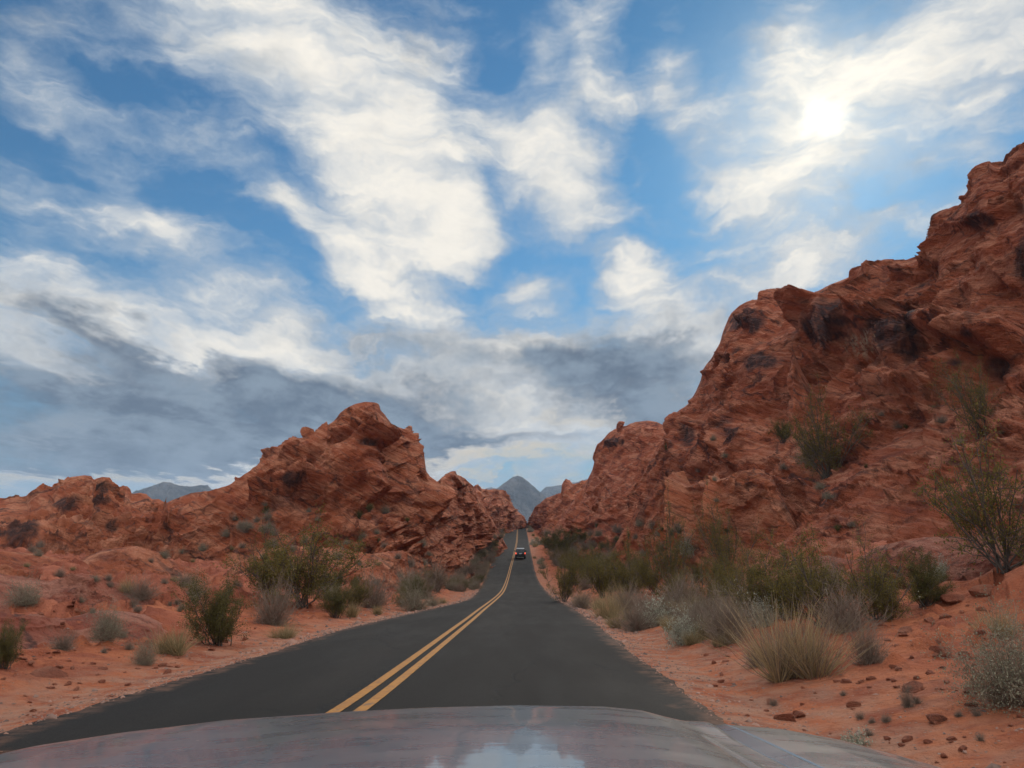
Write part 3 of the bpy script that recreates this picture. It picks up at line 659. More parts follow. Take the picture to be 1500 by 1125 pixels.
def mountain(name, outline, r, depth, seed, amp):
    o = np.array(outline, float); a, e = azel(o[:, 0], o[:, 1])
    nu = 420; th = np.linspace(a[0], a[-1], nu); E = np.interp(th, a, e)
    s = np.linspace(-1, 1, 240)[:, None]
    R = r + depth * s; zb = -60.; zc = E * r
    Z = zb + (zc - zb) * (1 - np.abs(s) ** 1.15) + 0 * th
    X = R * np.sin(th); Y = R * np.cos(th); P = np.stack([X, Y, Z * 0 + 0], -1).reshape(-1, 3)
    Z = Z + (ridged(P / (depth * .28), 6, seed).reshape(Z.shape) - .45) * amp * np.clip(np.abs(s) * 3 + .18, 0, 1) * (1 - np.abs(s) ** 3)
    me = mesh_from(name, np.stack([X, Y, Z], -1).reshape(-1, 3), [grid_faces(240, nu)]); smooth(me)
    return tag(link(name, me, M_mount), kind='structure')
mountain('mountain', [(640, 775), (690, 745), (712, 730), (728, 717), (742, 707), (752, 700), (758, 698), (766, 701), (776, 709), (788, 720), (800, 730), (830, 745), (880, 775)], 3000, 480, 1, 75)
mountain('mountain', [(740, 770), (785, 728), (800, 714), (815, 712), (835, 709), (850, 704), (866, 701), (900, 706), (960, 740), (1000, 770)], 4200, 600, 2, 60)
mountain('mountain', [(640, 765), (680, 735), (705, 718), (720, 714), (760, 722), (800, 745), (830, 765)], 4600, 500, 5, 50)
mountain('mountain', [(120, 770), (160, 738), (192, 722), (210, 716), (226, 712), (238, 708), (252, 709), (262, 712), (280, 714), (296, 711), (304, 710), (310, 716), (340, 735), (400, 770)], 3400, 500, 3, 70)

# ------------------------------------------------------------------ placing by ray
bpy.context.view_layer.update()
DG = bpy.context.evaluated_depsgraph_get()
def hit(px, row):
    x, y, z = ray(px, row); d = Vector((float(x), float(y), float(z))).normalized()
    ok, p, n, i, ob, m = sc.ray_cast(DG, Vector((0, 0, 0)) + d * .5, d)
    return (p, n, ob) if ok else (None, None, None)

# ------------------------------------------------------------------ plant meshes
rng = np.random.RandomState(42)
def ribbons(PTS, Wd):
    """PTS (n,k,3), Wd (n,k) -> flat blades"""
    n, k, _ = PTS.shape
    side = rng.normal(size=(n, 3)); ax = PTS[:, -1] - PTS[:, 0]
    side = np.cross(side, ax); side /= np.linalg.norm(side, axis=1, keepdims=True) + 1e-9
    A = PTS - side[:, None] * Wd[..., None] / 2; B = PTS + side[:, None] * Wd[..., None] / 2
    V = np.stack([A, B], 2).reshape(-1, 3)
    b = np.arange(n)[:, None] * (2 * k) + np.arange(k - 1)[None] * 2
    Fc = np.stack([b, b + 1, b + 3, b + 2], -1).reshape(-1, 4)
    return V, Fc
def tubes(PTS, Rd):
    n, k, _ = PTS.shape
    ax = PTS[:, -1] - PTS[:, 0]; s1 = np.cross(ax, rng.normal(size=(n, 3))); s1 /= np.linalg.norm(s1, axis=1, keepdims=True) + 1e-9
    s2 = np.cross(ax, s1); s2 /= np.linalg.norm(s2, axis=1, keepdims=True) + 1e-9
    ring = []
    for j in range(3):
        c, s = math.cos(j * 2.094), math.sin(j * 2.094)
        ring.append(PTS + (s1 * c + s2 * s)[:, None] * Rd[..., None])
    V = np.stack(ring, 2).reshape(-1, 3)
    b = np.arange(n)[:, None] * (3 * k) + np.arange(k - 1)[None] * 3
    Fc = []
    for j in range(3):
        j2 = (j + 1) % 3; Fc.append(np.stack([b + j, b + j2, b + 3 + j2, b + 3 + j], -1).reshape(-1, 4))
    return V, np.concatenate(Fc)
def leaves(Pc, size, asp=.55):
    n = len(Pc); a = rng.normal(size=(n, 3)); a /= np.linalg.norm(a, axis=1, keepdims=True)
    c = np.cross(a, rng.normal(size=(n, 3))); c /= np.linalg.norm(c, axis=1, keepdims=True)
    sz = size * rng.uniform(.6, 1.35, (n, 1))
    V = np.stack([Pc - a * sz * .5, Pc + c * sz * asp * .5, Pc + a * sz * .5, Pc - c * sz * asp * .5], 1).reshape(-1, 3)
    return V, np.arange(4 * n).reshape(n, 4)
def curve(b0, dirs, length, k, sag=0.0, wob=.06):
    n = len(b0); t = np.linspace(0, 1, k)[None, :, None]
    P = b0[:, None] + dirs[:, None] * (t * length[:, None, None])
    P[..., 2] += (sag * length[:, None] * (t[..., 0] ** 2))
    w = np.cumsum(rng.normal(size=(n, k, 3)) * wob, 1) * length[:, None, None] / k * 2
    w -= w[:, :1]
    return P + w
def updirs(n, lo, hi):
    a = rng.uniform(0, 2 * math.pi, n); t = np.radians(rng.uniform(lo, hi, n))
    return np.stack([np.sin(t) * np.cos(a), np.sin(t) * np.sin(a), np.cos(t)], 1)
def branch(par, nper, tlo, thi, lmul, L0, k, spread=.6, up=.25):
    n, kk, _ = par.shape; i = np.repeat(np.arange(n), nper); t = rng.uniform(tlo, thi, len(i)) * (kk - 1)
    j = np.minimum(t.astype(int), kk - 2); f = (t - j)[:, None]
    b0 = par[i, j] * (1 - f) + par[i, j + 1] * f
    d = par[i, j + 1] - par[i, j]; d /= np.linalg.norm(d, axis=1, keepdims=True)
    d = d + rng.normal(size=d.shape) * spread; d[:, 2] += up; d /= np.linalg.norm(d, axis=1, keepdims=True)
    ln = L0[i] * lmul * rng.uniform(.6, 1.2, len(i))
    return curve(b0, d, ln, k, .05, .10), ln
def join(parts):
    V = []; Fc = []; k = 0
    for v, f in parts: V.append(v); Fc.append(f + k); k += len(v)
    return np.concatenate(V), Fc
PROTO = {}
def make_proto(kind, parts):
    lst = []
    for nm, parts_, mat in parts:
        V, Fc = join(parts_); me = mesh_from(nm, V, Fc); me.materials.append(mat); lst.append((nm, me))
    PROTO.setdefault(kind, []).append(lst)

for v in range(4):                                    # creosote: airy fan of stems with small leaves, unit height about 1
    n = 17; b0 = rng.normal(size=(n, 3)) * [.05, .05, 0]; L0 = rng.uniform(.6, 1.05, n)
    s = curve(b0, updirs(n, 8, 62), L0, 6, .12, .09)
    s2, l2 = branch(s, 9, .15, .98, .36, L0, 4, .65, .2)
    s3, l3 = branch(s2, 5, .3, 1, .42, l2, 3, .6, .2)
    lp = np.concatenate([s3[:, 1:].reshape(-1, 3), s2[:, 1:].reshape(-1, 3)])
    lp = np.repeat(lp, 9, 0); lp = lp + rng.normal(size=lp.shape) * .024
    st = [tubes(s, np.linspace(.011, .004, 6)[None] * np.ones((n, 1))), tubes(s2, np.linspace(.0045, .0018, 4)[None] * np.ones((len(s2), 1))), tubes(s3, np.linspace(.0022, .001, 3)[None] * np.ones((len(s3), 1)))]
    make_proto('creosote', [('stem', st, M_stem), ('foliage', [leaves(lp, .022, .5)], M_olive)])
    make_proto('thincreosote', [('stem', st, M_stem), ('foliage', [leaves(lp[rng.rand(len(lp)) < .5], .022, .5)], M_olive)])
for v in range(3):                                    # dense dark green bush
    n = 26; b0 = rng.normal(size=(n, 3)) * [.07, .07, 0]; L0 = rng.uniform(.55, 1.0, n)
    s = curve(b0, updirs(n, 5, 55), L0, 5, .1, .08)
    s2, l2 = branch(s, 8, .2, .98, .35, L0, 4, .6, .25); s3, l3 = branch(s2, 5, .2, 1, .45, l2, 3, .6, .3)
    lp = np.repeat(np.concatenate([s3.reshape(-1, 3), s2.reshape(-1, 3)]), 8, 0); lp = lp + rng.normal(size=lp.shape) * .026
    make_proto('greenbush', [('stem', [tubes(s, np.linspace(.011, .003, 5)[None] * np.ones((n, 1))), tubes(s2, np.linspace(.004, .0015, 4)[None] * np.ones((len(s2), 1)))], M_stem), ('foliage', [leaves(lp, .021, .45)], M_dkgreen)])
def mound(nt, leafn, leafsize, mleaf, mtw, kind, flat=.75, tw=.005, asp=.5):
    d = updirs(nt, 0, 1); _a = rng.uniform(0, 6.283, nt); _c = rng.uniform(0.02, 1, nt); _s = np.sqrt(1 - _c ** 2); d = np.stack([_s * np.cos(_a), _s * np.sin(_a), _c], 1); ln = rng.uniform(.60, 1.05, nt) * np.clip(1 + .9 * perlin(d * 2.1 + len(PROTO) * 3.3 + rng.uniform(0, 9), 3), .45, 1.4) * (1 + .12 * np.sin(4 * np.arctan2(d[:, 1], d[:, 0]) + rng.uniform(0, 6)))
    d = d * [.72, .72, flat]
    s = curve(rng.normal(size=(nt, 3)) * [.06, .06, 0], d, ln, 5, .05, .10)
    s2, l2 = branch(s, 5, .35, 1, .28, ln, 3, .7, .15)
    lp = np.concatenate([s2[:, 1:].reshape(-1, 3), s[:, 3:].reshape(-1, 3)]); lp = lp[rng.randint(0, len(lp), leafn)] + rng.normal(size=(leafn, 3)) * .022
    parts = [('twig', [ribbons(s, np.linspace(tw * 1.6, tw * .6, 5)[None] * np.ones((nt, 1))), ribbons(s2, np.linspace(tw, tw * .4, 3)[None] * np.ones((len(s2), 1)))], mtw)]
    if leafn > 10: parts.append(('foliage', [leaves(lp, leafsize, asp)], mleaf))
    make_proto(kind, parts)
for v in range(3):
    mound(330, 6500, .030, M_sage, M_twig, 'sage')
    mound(420, 300, .022, M_sage, M_twig, 'dead', .8, .007)
    mound(240, 5200, .048, M_pale, M_twig, 'silver', .75, .005, .6)
mound(420, 15000, .024, M_sage, M_twig, 'bigsage', .95, .004)
mound(60, 900, .11, M_pale, M_twig, 'leafy', .7, .008, .55)
def clump(n, kind, mat, tilt, droop, wd, mat2=None):
    k = 7; cen = rng.normal(size=(k, 3)) * [.11, .11, 0]; lean = updirs(k, 0, 26); lk = rng.uniform(.6, 1.1, k)
    i = rng.randint(0, k, n); L = lk[i] * rng.beta(3, 1.6, n) * 1.05; d = updirs(n, 0, tilt) + .8 * (lean[i] - [0, 0, 1]); d /= np.linalg.norm(d, axis=1, keepdims=True)
    d[:, 2] = np.abs(d[:, 2]); b0 = cen[i] + d * [.14, .14, 0] * rng.uniform(.2, 1, (n, 1))
    P = curve(b0, d, L, 6, -droop, .07)
    h = n * 2 // 3
    make_proto(kind, [('blade', [ribbons(P[:h], np.linspace(wd, wd * .15, 6)[None] * np.ones((h, 1)))], mat),
                      ('stalk', [ribbons(P[h:], np.linspace(wd, wd * .2, 6)[None] * np.ones((n - h, 1)))], mat2)])
for v in range(3):
    clump(750, 'grass', M_gold, 52, .10, .010, M_grnbl)
    clump(650, 'greengrass', M_grnbl, 55, .12, .010, M_gold)
clump(1500, 'biggrass', M_gold, 46, .04, .0065, M_twig)
NAMES = {'thincreosote': 'creosote_bush', 'creosote': 'creosote_bush', 'greenbush': 'green_bush', 'sage': 'sage_bush', 'dead': 'dry_bush', 'silver': 'silver_bush', 'bigsage': 'sage_bush', 'leafy': 'leafy_plant', 'grass': 'grass_clump', 'greengrass': 'grass_clump', 'biggrass': 'grass_clump'}
CAT = {'thincreosote': 'bush', 'creosote': 'bush', 'greenbush': 'bush', 'sage': 'bush', 'dead': 'bush', 'silver': 'bush', 'bigsage': 'bush', 'leafy': 'plant', 'grass': 'grass clump', 'greengrass': 'grass clump', 'biggrass': 'grass clump'}
WID = {'thincreosote': 1.35, 'creosote': 1.35, 'greenbush': 1.2, 'sage': 1.75, 'dead': 1.7, 'silver': 1.75, 'bigsage': 1.45, 'leafy': 1.8, 'grass': 1.3, 'greengrass': 1.4, 'biggrass': 1.25}
nplant = [0]
def plant(kind, px, row, hpx, label, group=None, wpx=None, simple=False, on=None):
    p, n, ob = hit(px, row)
    if p is None or ob.name.startswith(('road', 'mountain')): return None
    if on and not ob.name.startswith(on): return None
    dist = p.y * cp + p.z * sp
    H = hpx / F * dist
    if dist < 2: return None
    lst = PROTO[kind][nplant[0] % len(PROTO[kind])]; nplant[0] += 1
    e = bpy.data.objects.new(NAMES[kind], None); C.objects.link(e); e.empty_display_size = .1
    e.location = p - Vector((0, 0, .04 * H)); w = H if wpx is None else (wpx / F * dist) / WID[kind]
    top = .92 if kind not in ('sage', 'dead', 'silver', 'leafy') else .78
    e.scale = (w, w, H / top); e.rotation_euler = (0, 0, rng.uniform(0, 6.28))
    for nm, me in lst: link(nm, me, None, e)
    tag(e, label, CAT[kind], group); return e

PL_LIST = [
 ('creosote', 440, 888, 104, 'tall airy olive creosote bush left of the road, in front of the peak', 180),
 ('thincreosote', 395, 868, 72, 'thin olive creosote bush just behind the tallest left roadside bush', 90),
 ('greenbush', 318, 945, 84, 'dense dark green bush beside the tan grass clump on the left verge', 112),
 ('greengrass', 252, 956, 58, 'tan and green grass clump left of the dense dark green bush', 96),
 ('sage', 212, 974, 34, 'small grey-green shrub on a bare stem nearest the road on the left', 44),
 ('sage', 155, 936, 44, 'grey-green rounded shrub alone on the sand at far left', 66),
 ('greenbush', 6, 980, 62, 'dark green bush cut by the left edge of the photo', 56),
 ('sage', 36, 886, 34, 'dusty grey dome of shrub near the left edge, below the slickrock', 66),
 ('dead', 206, 878, 32, 'brown-grey twiggy shrub on the left slope above the lone rounded shrub', 50),
 ('grass', 184, 868, 30, 'small straw-coloured clump touching the brown-grey twiggy shrub on the left', 34),
 ('sage', 285, 873, 28, 'grey-green shrub on red soil above the dense dark green bush', 40),
 ('dead', 270, 858, 20, 'tiny dark dry shrub just above the grey-green shrub on red soil', 30),
 ('dead', 92, 952, 24, 'withered low weed on bare red soil at far left', 40),
 ('dead', 400, 915, 56, 'grey twiggy bush in front of the tall olive creosote bush', 78),
 ('greengrass', 414, 935, 34, 'pale grass tuft at the road edge below the grey twiggy bush', 60),
 ('greenbush', 490, 905, 46, 'olive bush right of the tall creosote bush on the left verge', 54),
 ('grass', 516, 904, 30, 'tan dry clump beside the olive bush on the left verge', 34),
 ('dead', 545, 890, 50, 'grey leafless shrub at the left verge halfway to the bend', 66),
 ('greengrass', 552, 900, 22, 'small pale tuft in front of the grey leafless shrub on the left verge', 30),
 ('greenbush', 606, 884, 36, 'small green bush on the left verge before the bend', 38),
 ('dead', 600, 872, 40, 'dark grey shrub behind the small green bush before the bend', 56),
 ('sage', 634, 888, 16, 'low grey cushion shrub closest to the bend on the left', 34),
 ('greengrass', 650, 884, 12, 'little tan tuft at the inside of the bend', 22),
 ('sage', 657, 864, 18, 'round grey-green shrub past the bend on the left verge', 36),
 ('biggrass', 1168, 994, 132, 'big golden grass clump beside the road on the right', 205),
 ('dead', 1272, 972, 58, 'purple-grey dry shrub right of the big golden grass clump', 70),
 ('bigsage', 1486, 1032, 132, 'large round grey-green bush cut by the right edge', 168),
 ('grass', 1462, 935, 62, 'dry golden grass behind the large round bush at the right edge', 90),
 ('leafy', 1254, 1094, 24, 'small leafy grey-green plant on sand just past the car bonnet', 52),
 ('greenbush', 1355, 888, 66, 'dark green bush below the near broken ledge at right', 78),
 ('silver', 1378, 850, 30, 'whitish dry shrub poking above the dark green bush at right', 36),
 ('creosote', 1120, 912, 96, 'olive creosote bush behind and left of the big golden grass clump', 125),
 ('creosote', 1205, 918, 104, 'olive creosote bush directly behind the big golden grass clump', 150),
 ('thincreosote', 1285, 908, 92, 'olive creosote bush right behind the purple-grey dry shrub', 130),
 ('dead', 1240, 925, 60, 'dark leafless thicket under the creosotes behind the golden clump', 110),
 ('silver', 1120, 918, 40, 'white-flecked shrub at the foot of the left creosote behind the golden clump', 60),
 ('thincreosote', 1212, 700, 112, 'bare-stemmed creosote bush growing high on the right cliff', 100),
 ('greenbush', 1148, 648, 30, 'small dark bush on the cliff left of the high creosote', 34),
 ('dead', 1190, 680, 40, 'grey dry bush at the foot of the high cliff creosote', 50),
 ('thincreosote', 1438, 640, 92, 'creosote bush high on the slope near the right edge', 90),
 ('thincreosote', 1472, 832, 180, 'largest dark creosote bush above the ledge at the right edge', 190),
 ('thincreosote', 985, 868, 100, 'tall thin creosote bush in front of the cracked rock block', 80),
 ('thincreosote', 1068, 850, 96, 'thin creosote bush right of the cracked rock block', 76),
 ('silver', 1006, 812, 24, 'pale silvery shrub on the slope under the vertical crack', 32),
 ('greenbush', 1020, 854, 24, 'little green shrub between the two thin creosote bushes', 28),
 ('dead', 1066, 938, 62, 'grey twiggy shrub left of the big golden grass clump', 92),
 ('silver', 1002, 944, 40, 'dense blue-green mound nearest the road on the right verge', 60),
 ('dead', 932, 924, 42, 'dark grey twiggy shrub on the right verge beside the pale mat', 60),
 ('silver', 968, 916, 34, 'pale silvery mat of shrub on the right verge', 74),
 ('grass', 1018, 908, 44, 'golden wispy clump behind the blue-green mound', 60),
 ('grass', 888, 906, 46, 'golden clump at the right verge, tallest before the grey twiggy shrub', 66),
 ('grass', 905, 894, 50, 'straw clump behind the tallest golden verge clump', 60),
 ('greengrass', 902, 920, 36, 'green-tinged clump nearest the asphalt on the right verge', 50),
 ('grass', 852, 890, 28, 'short golden clump where the right verge meets the bend', 36),
 ('creosote', 826, 882, 62, 'upright olive bush at the outside of the bend', 56),
 ('greenbush', 822, 816, 38, 'broad dark bush level with the vehicle ahead, right verge', 60),
 ('creosote', 884, 876, 66, 'olive bush in the middle of the right roadside thicket', 80),
 ('creosote', 924, 872, 60, 'olive bush at the right end of the roadside thicket', 74),
 ('creosote', 958, 868, 46, 'faded olive bush left of the tall thin creosote', 60),
 ('greenbush', 868, 850, 34, 'dark bush on the far side of the roadside thicket', 50),
 ('dead', 800, 870, 26, 'grey dry shrub on the right shoulder at the bend', 30),
 ('greengrass', 806, 882, 14, 'tiny pale tuft touching the asphalt at the bend', 24),
 ('dead', 1110, 976, 34, 'small grey dead shrub left of the base of the big golden clump', 50),
 ('dead', 1330, 1036, 26, 'single dead twig tuft on open red sand at right', 26),
 ('dead', 1090, 905, 50, 'tangled grey shrub under the left creosote behind the golden clump', 60),
 ('greenbush', 1150, 905, 60, 'leafy green bush between the creosotes behind the golden clump', 70),
]
for k, px, row, h, lab, w in PL_LIST: plant(k, px, row, h, lab, None, w)

def region(n, x0, x1, y0, y1, kinds, hs, label, group, seed, cond=None, persp=0.0, on=None):
    global rng
    r = random.Random(seed); c = 0; tries = 0
    while c < n and tries < n * 12:
        tries += 1; px = r.uniform(x0, x1); py = r.uniform(y0, y1)
        if cond and not cond(px, py): continue
        kd = r.choice(kinds); h = r.uniform(*hs) * (1 + persp * (py - y0))
        if plant(kd, px, py, h, label + ('' if CAT[kd] != 'grass clump' else ''), group, None, on=on): c += 1
rl = lambda y: np.interp(y, [773, 800, 832, 860, 880], [745, 731, 717, 704, 688])
rr_ = lambda y: np.interp(y, [773, 812, 846, 877, 890], [772, 778, 787, 812, 838])
region(70, 640, 745, 778, 868, ['sage', 'dead', 'greenbush', 'dead', 'sage'], (4, 7), 'dusty shrub packed along the left verge of the road climb', 'shrubs on the left verge of the climb', 1, lambda x, y: 2 < rl(y) - x < 8 + (y - 775) * .42, .018)
region(26, 690, 745, 775, 840, ['grass', 'greengrass'], (3, 5), 'tan tuft along the left verge of the road climb', 'tufts on the left verge of the climb', 2, lambda x, y: 1 < rl(y) - x < 4 + (y - 775) * .10, .02)
region(64, 778, 960, 782, 868, ['greenbush', 'creosote', 'dead', 'sage', 'creosote', 'dead'], (8, 13), 'shrub in the dense thicket along the right verge of the climb', 'thicket on the right verge of the climb', 3, lambda x, y: x - rr_(y) > 14 + (y - 780) * .28 and x < 850 + (y - 775) * 1.5, .013)
region(14, 775, 800, 778, 850, ['sage', 'grass', 'silver'], (4, 8), 'small pale shrub on the right shoulder of the road climb', 'pale shrubs on the right shoulder of the climb', 4, lambda x, y: 3 < x - rr_(y) < 16, .01)
region(26, 850, 1000, 770, 830, ['sage', 'dead', 'dead', 'greenbush'], (6, 12), 'low grey-green shrub scattered under the high right cliff', 'shrubs under the high right cliff', 5)
region(30, 840, 1060, 890, 935, ['grass', 'greengrass', 'dead'], (22, 34), 'wispy clump in the golden band of grasses by the right road edge', 'grasses by the right road edge', 6, lambda x, y: y < 887 + (x - 838) * .30 and y > 872 + (x - 838) * .20)
region(12, 1010, 1110, 905, 950, ['dead', 'greengrass', 'sage'], (26, 44), 'dusty clump between the blue-green mound and the big golden clump', 'clumps left of the big golden clump', 7, lambda x, y: y < 960)
region(17, 960, 1330, 862, 912, ['creosote', 'thincreosote', 'creosote', 'thincreosote', 'dead'], (30, 52), 'bush in the low olive brush band under the right slope', 'olive brush band under the right slope', 14)
region(16, 400, 640, 858, 895, ['creosote', 'dead', 'greenbush', 'sage'], (18, 34), 'bush in the brush fringe below the pinkish rock bench', 'brush fringe below the pinkish bench', 15)
region(40, 20, 640, 800, 862, ['sage', 'dead', 'sage', 'greengrass'], (7, 14), 'small dusty shrub dotted on the left slickrock below the peak', 'small shrubs on the left slickrock', 8)
region(22, 330, 620, 740, 800, ['sage', 'greenbush', 'dead'], (6, 12), 'tiny shrub lodged on the lower face of the tall left peak', 'shrubs on the lower face of the left peak', 9)
region(26, 960, 1500, 600, 800, ['dead', 'sage', 'greenbush'], (6, 13), 'tiny shrub rooted in cracks of the right cliff', 'tiny shrubs on the right cliff', 10, lambda x, y: y > 900 - x * .25)
region(14, 60, 300, 880, 960, ['dead', 'sage'], (7, 13), 'tiny dry sprig on open red soil at left', 'sprigs on the open left soil', 11)
region(12, 1130, 1440, 1000, 1090, ['dead'], (7, 12), 'tiny dry sprig on open red sand at right', 'sprigs on the open right sand', 12, on='ground')
region(8, 350, 400, 760, 782, ['sage', 'dead'], (9, 14), 'grey-green shrub in the sandy hollow left of the tall peak', 'shrubs in the hollow left of the peak', 13)

# ------------------------------------------------------------------ stones
def stone_mesh(seed, flat=.6, sub=3, ang=.5):
    bm = bmesh.new(); bmesh.ops.create_icosphere(bm, subdivisions=sub, radius=1.0)
    V = np.array([v.co[:] for v in bm.verts]); r = random.Random(seed)
    for k in range(9):                                  # cut flat facets
        n = np.array([r.gauss(0, 1), r.gauss(0, 1), r.gauss(0, 1)]); n /= np.linalg.norm(n); dd = r.uniform(.45, .8)
        s = V @ n; V = V - np.outer(np.maximum(s - dd, 0) * .93, n)
    V *= (1 + .10 * fbm(V * 1.6, 4, seed))[:, None]
    V = V * np.array([1, r.uniform(.6, .95), flat])
    for v, c in zip(bm.verts, V): v.co = c
    me = bpy.data.meshes.new('stone'); bm.to_mesh(me); bm.free(); me.materials.append(M_stone)
    attr(me, 'varnish', np.zeros(len(V))); attr(me, 'pale', np.zeros(len(V)))
    return me
STN = [stone_mesh(i, .35 + .08 * (i % 5)) for i in range(8)]
def stone(px, row, wpx, label, group=None, name='stone', mesh=None, flat=1.0, sink=.25):
    p, n, ob = hit(px, row)
    if p is None or ob.name.startswith(('mountain',)): return
    dist = p.y * cp + p.z * sp; w = wpx / F * dist * .5
    o = link(name, mesh or STN[random.randrange(8)], None, loc=p + Vector((0, 0, w * .35 * flat - sink * w)))
    o.scale = (w, w * random.uniform(.7, 1), w * flat); o.rotation_euler = (random.uniform(-.2, .2), random.uniform(-.2, .2), random.uniform(0, 6.28))
    tag(o, label, 'boulder' if name == 'boulder' else 'stone', group); return o
random.seed(5)
S_LIST = [(1378, 958, 38, 'rounded red boulder on sand right of the purple-grey dry shrub'), (1328, 925, 30, 'flat red slab on sand above the rounded boulder'), (1372, 1058, 40, 'flat dark red stone lying on sand near the bonnet, longer than its neighbours'),
 (1252, 1035, 24, 'red wedge-shaped stone on open sand midway between road and big round bush'), (1130, 1030, 26, 'brick-red angular stone beside the asphalt edge'), (1172, 1050, 26, 'thin reddish slab close to the bonnet on the right verge'), (1056, 1000, 14, 'small upright red stone by the asphalt edge'),
 (1150, 1055, 34, 'flat pale red stone beside the thin slab near the bonnet'), (1340, 1010, 44, 'wide low red rock on sand left of the big round bush'), (1330, 1085, 26, 'dark red stone on sand near the bottom right'), (1400, 880, 60, 'tilted red slab below the near ledge'),
 (1440, 870, 44, 'grey-red block at the foot of the near ledge'), (1385, 905, 30, 'small broken slab on the sand slope under the ledge'), (1420, 1010, 26, 'chunky red stone just left of the big round bush'), (60, 990, 90, 'large flat red rock half buried in the left verge'), (150, 1000, 18, 'small red stone near the large half-buried rock'),
 (1240, 1000, 22, 'red cobble below the purple-grey dry shrub'), (805, 836, 6, 'dark lone stone on the right shoulder beyond the bend')]
for px, r_, w, lab in S_LIST: stone(px, r_, w, lab, name='boulder' if w > 35 else 'stone', flat=.45 if w > 80 else 1.0)
def stones(n, x0, x1, y0, y1, ws, label, group, seed, cond=None):
    random.seed(seed); c = 0; k = 0
    while c < n and k < n * 15:
        k += 1; px = random.uniform(x0, x1); py = random.uniform(y0, y1)
        if cond and not cond(px, py): continue
        p, nn, ob = hit(px, py)
        if ob is None or ob.name != 'ground': continue
        stone(px, py, random.uniform(*ws) * (.5 + .5 * random.random()), label, group); c += 1
rre = lambda y: np.interp(y, [890, 940, 975, 1013, 1058, 1110], [838, 905, 950, 1000, 1060, 1135])
stones(90, 1000, 1500, 930, 1120, (7, 24), 'red stone scattered over the open right-hand sand', 'stones on the right-hand sand', 1, lambda x, y: x > rre(y) + 25)
stones(45, 1280, 1460, 880, 1010, (8, 26), 'broken red stone in the rubble chute below the near ledge', 'rubble below the near ledge', 2)
stones(120, 0, 420, 860, 1060, (5, 20), 'red stone scattered over the left-hand soil', 'stones on the left-hand soil', 3, lambda x, y: y < 1090 - x * .42)
tag(link('boulder', stone_mesh(31, .9), None), 'lone boulder balanced on the left shoulder of the tall peak', 'boulder')
bo = bpy.context.scene.collection.objects[-1]
def put_at(o, px, row, dist, wpx, hpx, rot=(0, 0, .4)):
    x, y, z = ray(px, row); k = dist / float(y); o.location = (float(x) * k, float(y) * k, float(z) * k)
    o.scale = (wpx / F * dist / 2, wpx / F * dist / 2, hpx / F * dist / 2 / .9); o.rotation_euler = rot
put_at(bo, 450, 634, 82, 21, 26)
sp_ = link('rock_spike', stone_mesh(37, .9), None); put_at(sp_, 909, 625, 152, 14, 22, (0, .5, .3))
tag(sp_, 'leaning spike of rock on top of the rounded dome', 'rock')
for o_, m_ in ((bo, M_rockL), (sp_, M_rockR)):
    o_.data.materials.clear(); o_.data.materials.append(m_)

# loose gravel along both asphalt edges: too many to count
random.seed(9); r9 = np.random.RandomState(9)
tV, tF = np.array([[1, 0, -.3], [-.5, .9, -.3], [-.6, -.8, -.3], [0, 0, .7], [.7, .6, .1], [-.8, .1, .25]]), np.array([[0, 1, 2], [0, 4, 3], [4, 1, 3], [1, 5, 3], [5, 2, 3], [2, 0, 3], [0, 1, 4], [1, 2, 5]])
NG = 9000; yg = np.exp(r9.uniform(math.log(4.), math.log(70), NG)); side = r9.rand(NG) < .5
off_ = np.abs(r9.normal(0, .55, NG)) ** 1.1
xg = np.where(side, xR(yg) + off_ - .05, xL(yg) - off_ + .05)
wide = r9.rand(NG) < .25; xg = np.where(wide, xg + np.where(side, 1, -1) * r9.uniform(0, 3.5, NG), xg)
zg, _, _ = ground_full(xg, yg); zg = np.maximum(zg, np.where((xg > xL(yg)) & (xg < xR(yg)), zroad(yg), -99))
sg = .012 * np.exp(r9.normal(0, .55, NG)) * np.clip(yg / 12, .8, 2.4); an = r9.uniform(0, 6.28, NG); ca, sa = np.cos(an), np.sin(an)
LV = tV[None] * (1 + .35 * r9.normal(size=(NG, 6, 3)))
VX = (LV[..., 0] * ca[:, None] - LV[..., 1] * sa[:, None]) * sg[:, None] + xg[:, None]; VY = (LV[..., 0] * sa[:, None] + LV[..., 1] * ca[:, None]) * sg[:, None] + yg[:, None]; VZ = LV[..., 2] * sg[:, None] * .7 + zg[:, None] + sg[:, None] * .15
me = mesh_from('gravel', np.stack([VX, VY, VZ], -1).reshape(-1, 3), [(tF[None] + (np.arange(NG) * 6)[:, None, None]).reshape(-1, 3)])
mg = leaf_mat('gravel_stone', rgb(.10, .07, .06), rgb(.34, .19, .14), 0, .9)
tag(link('gravel', me, mg), 'loose grey and red gravel along both asphalt edges', 'gravel', kind='stuff')

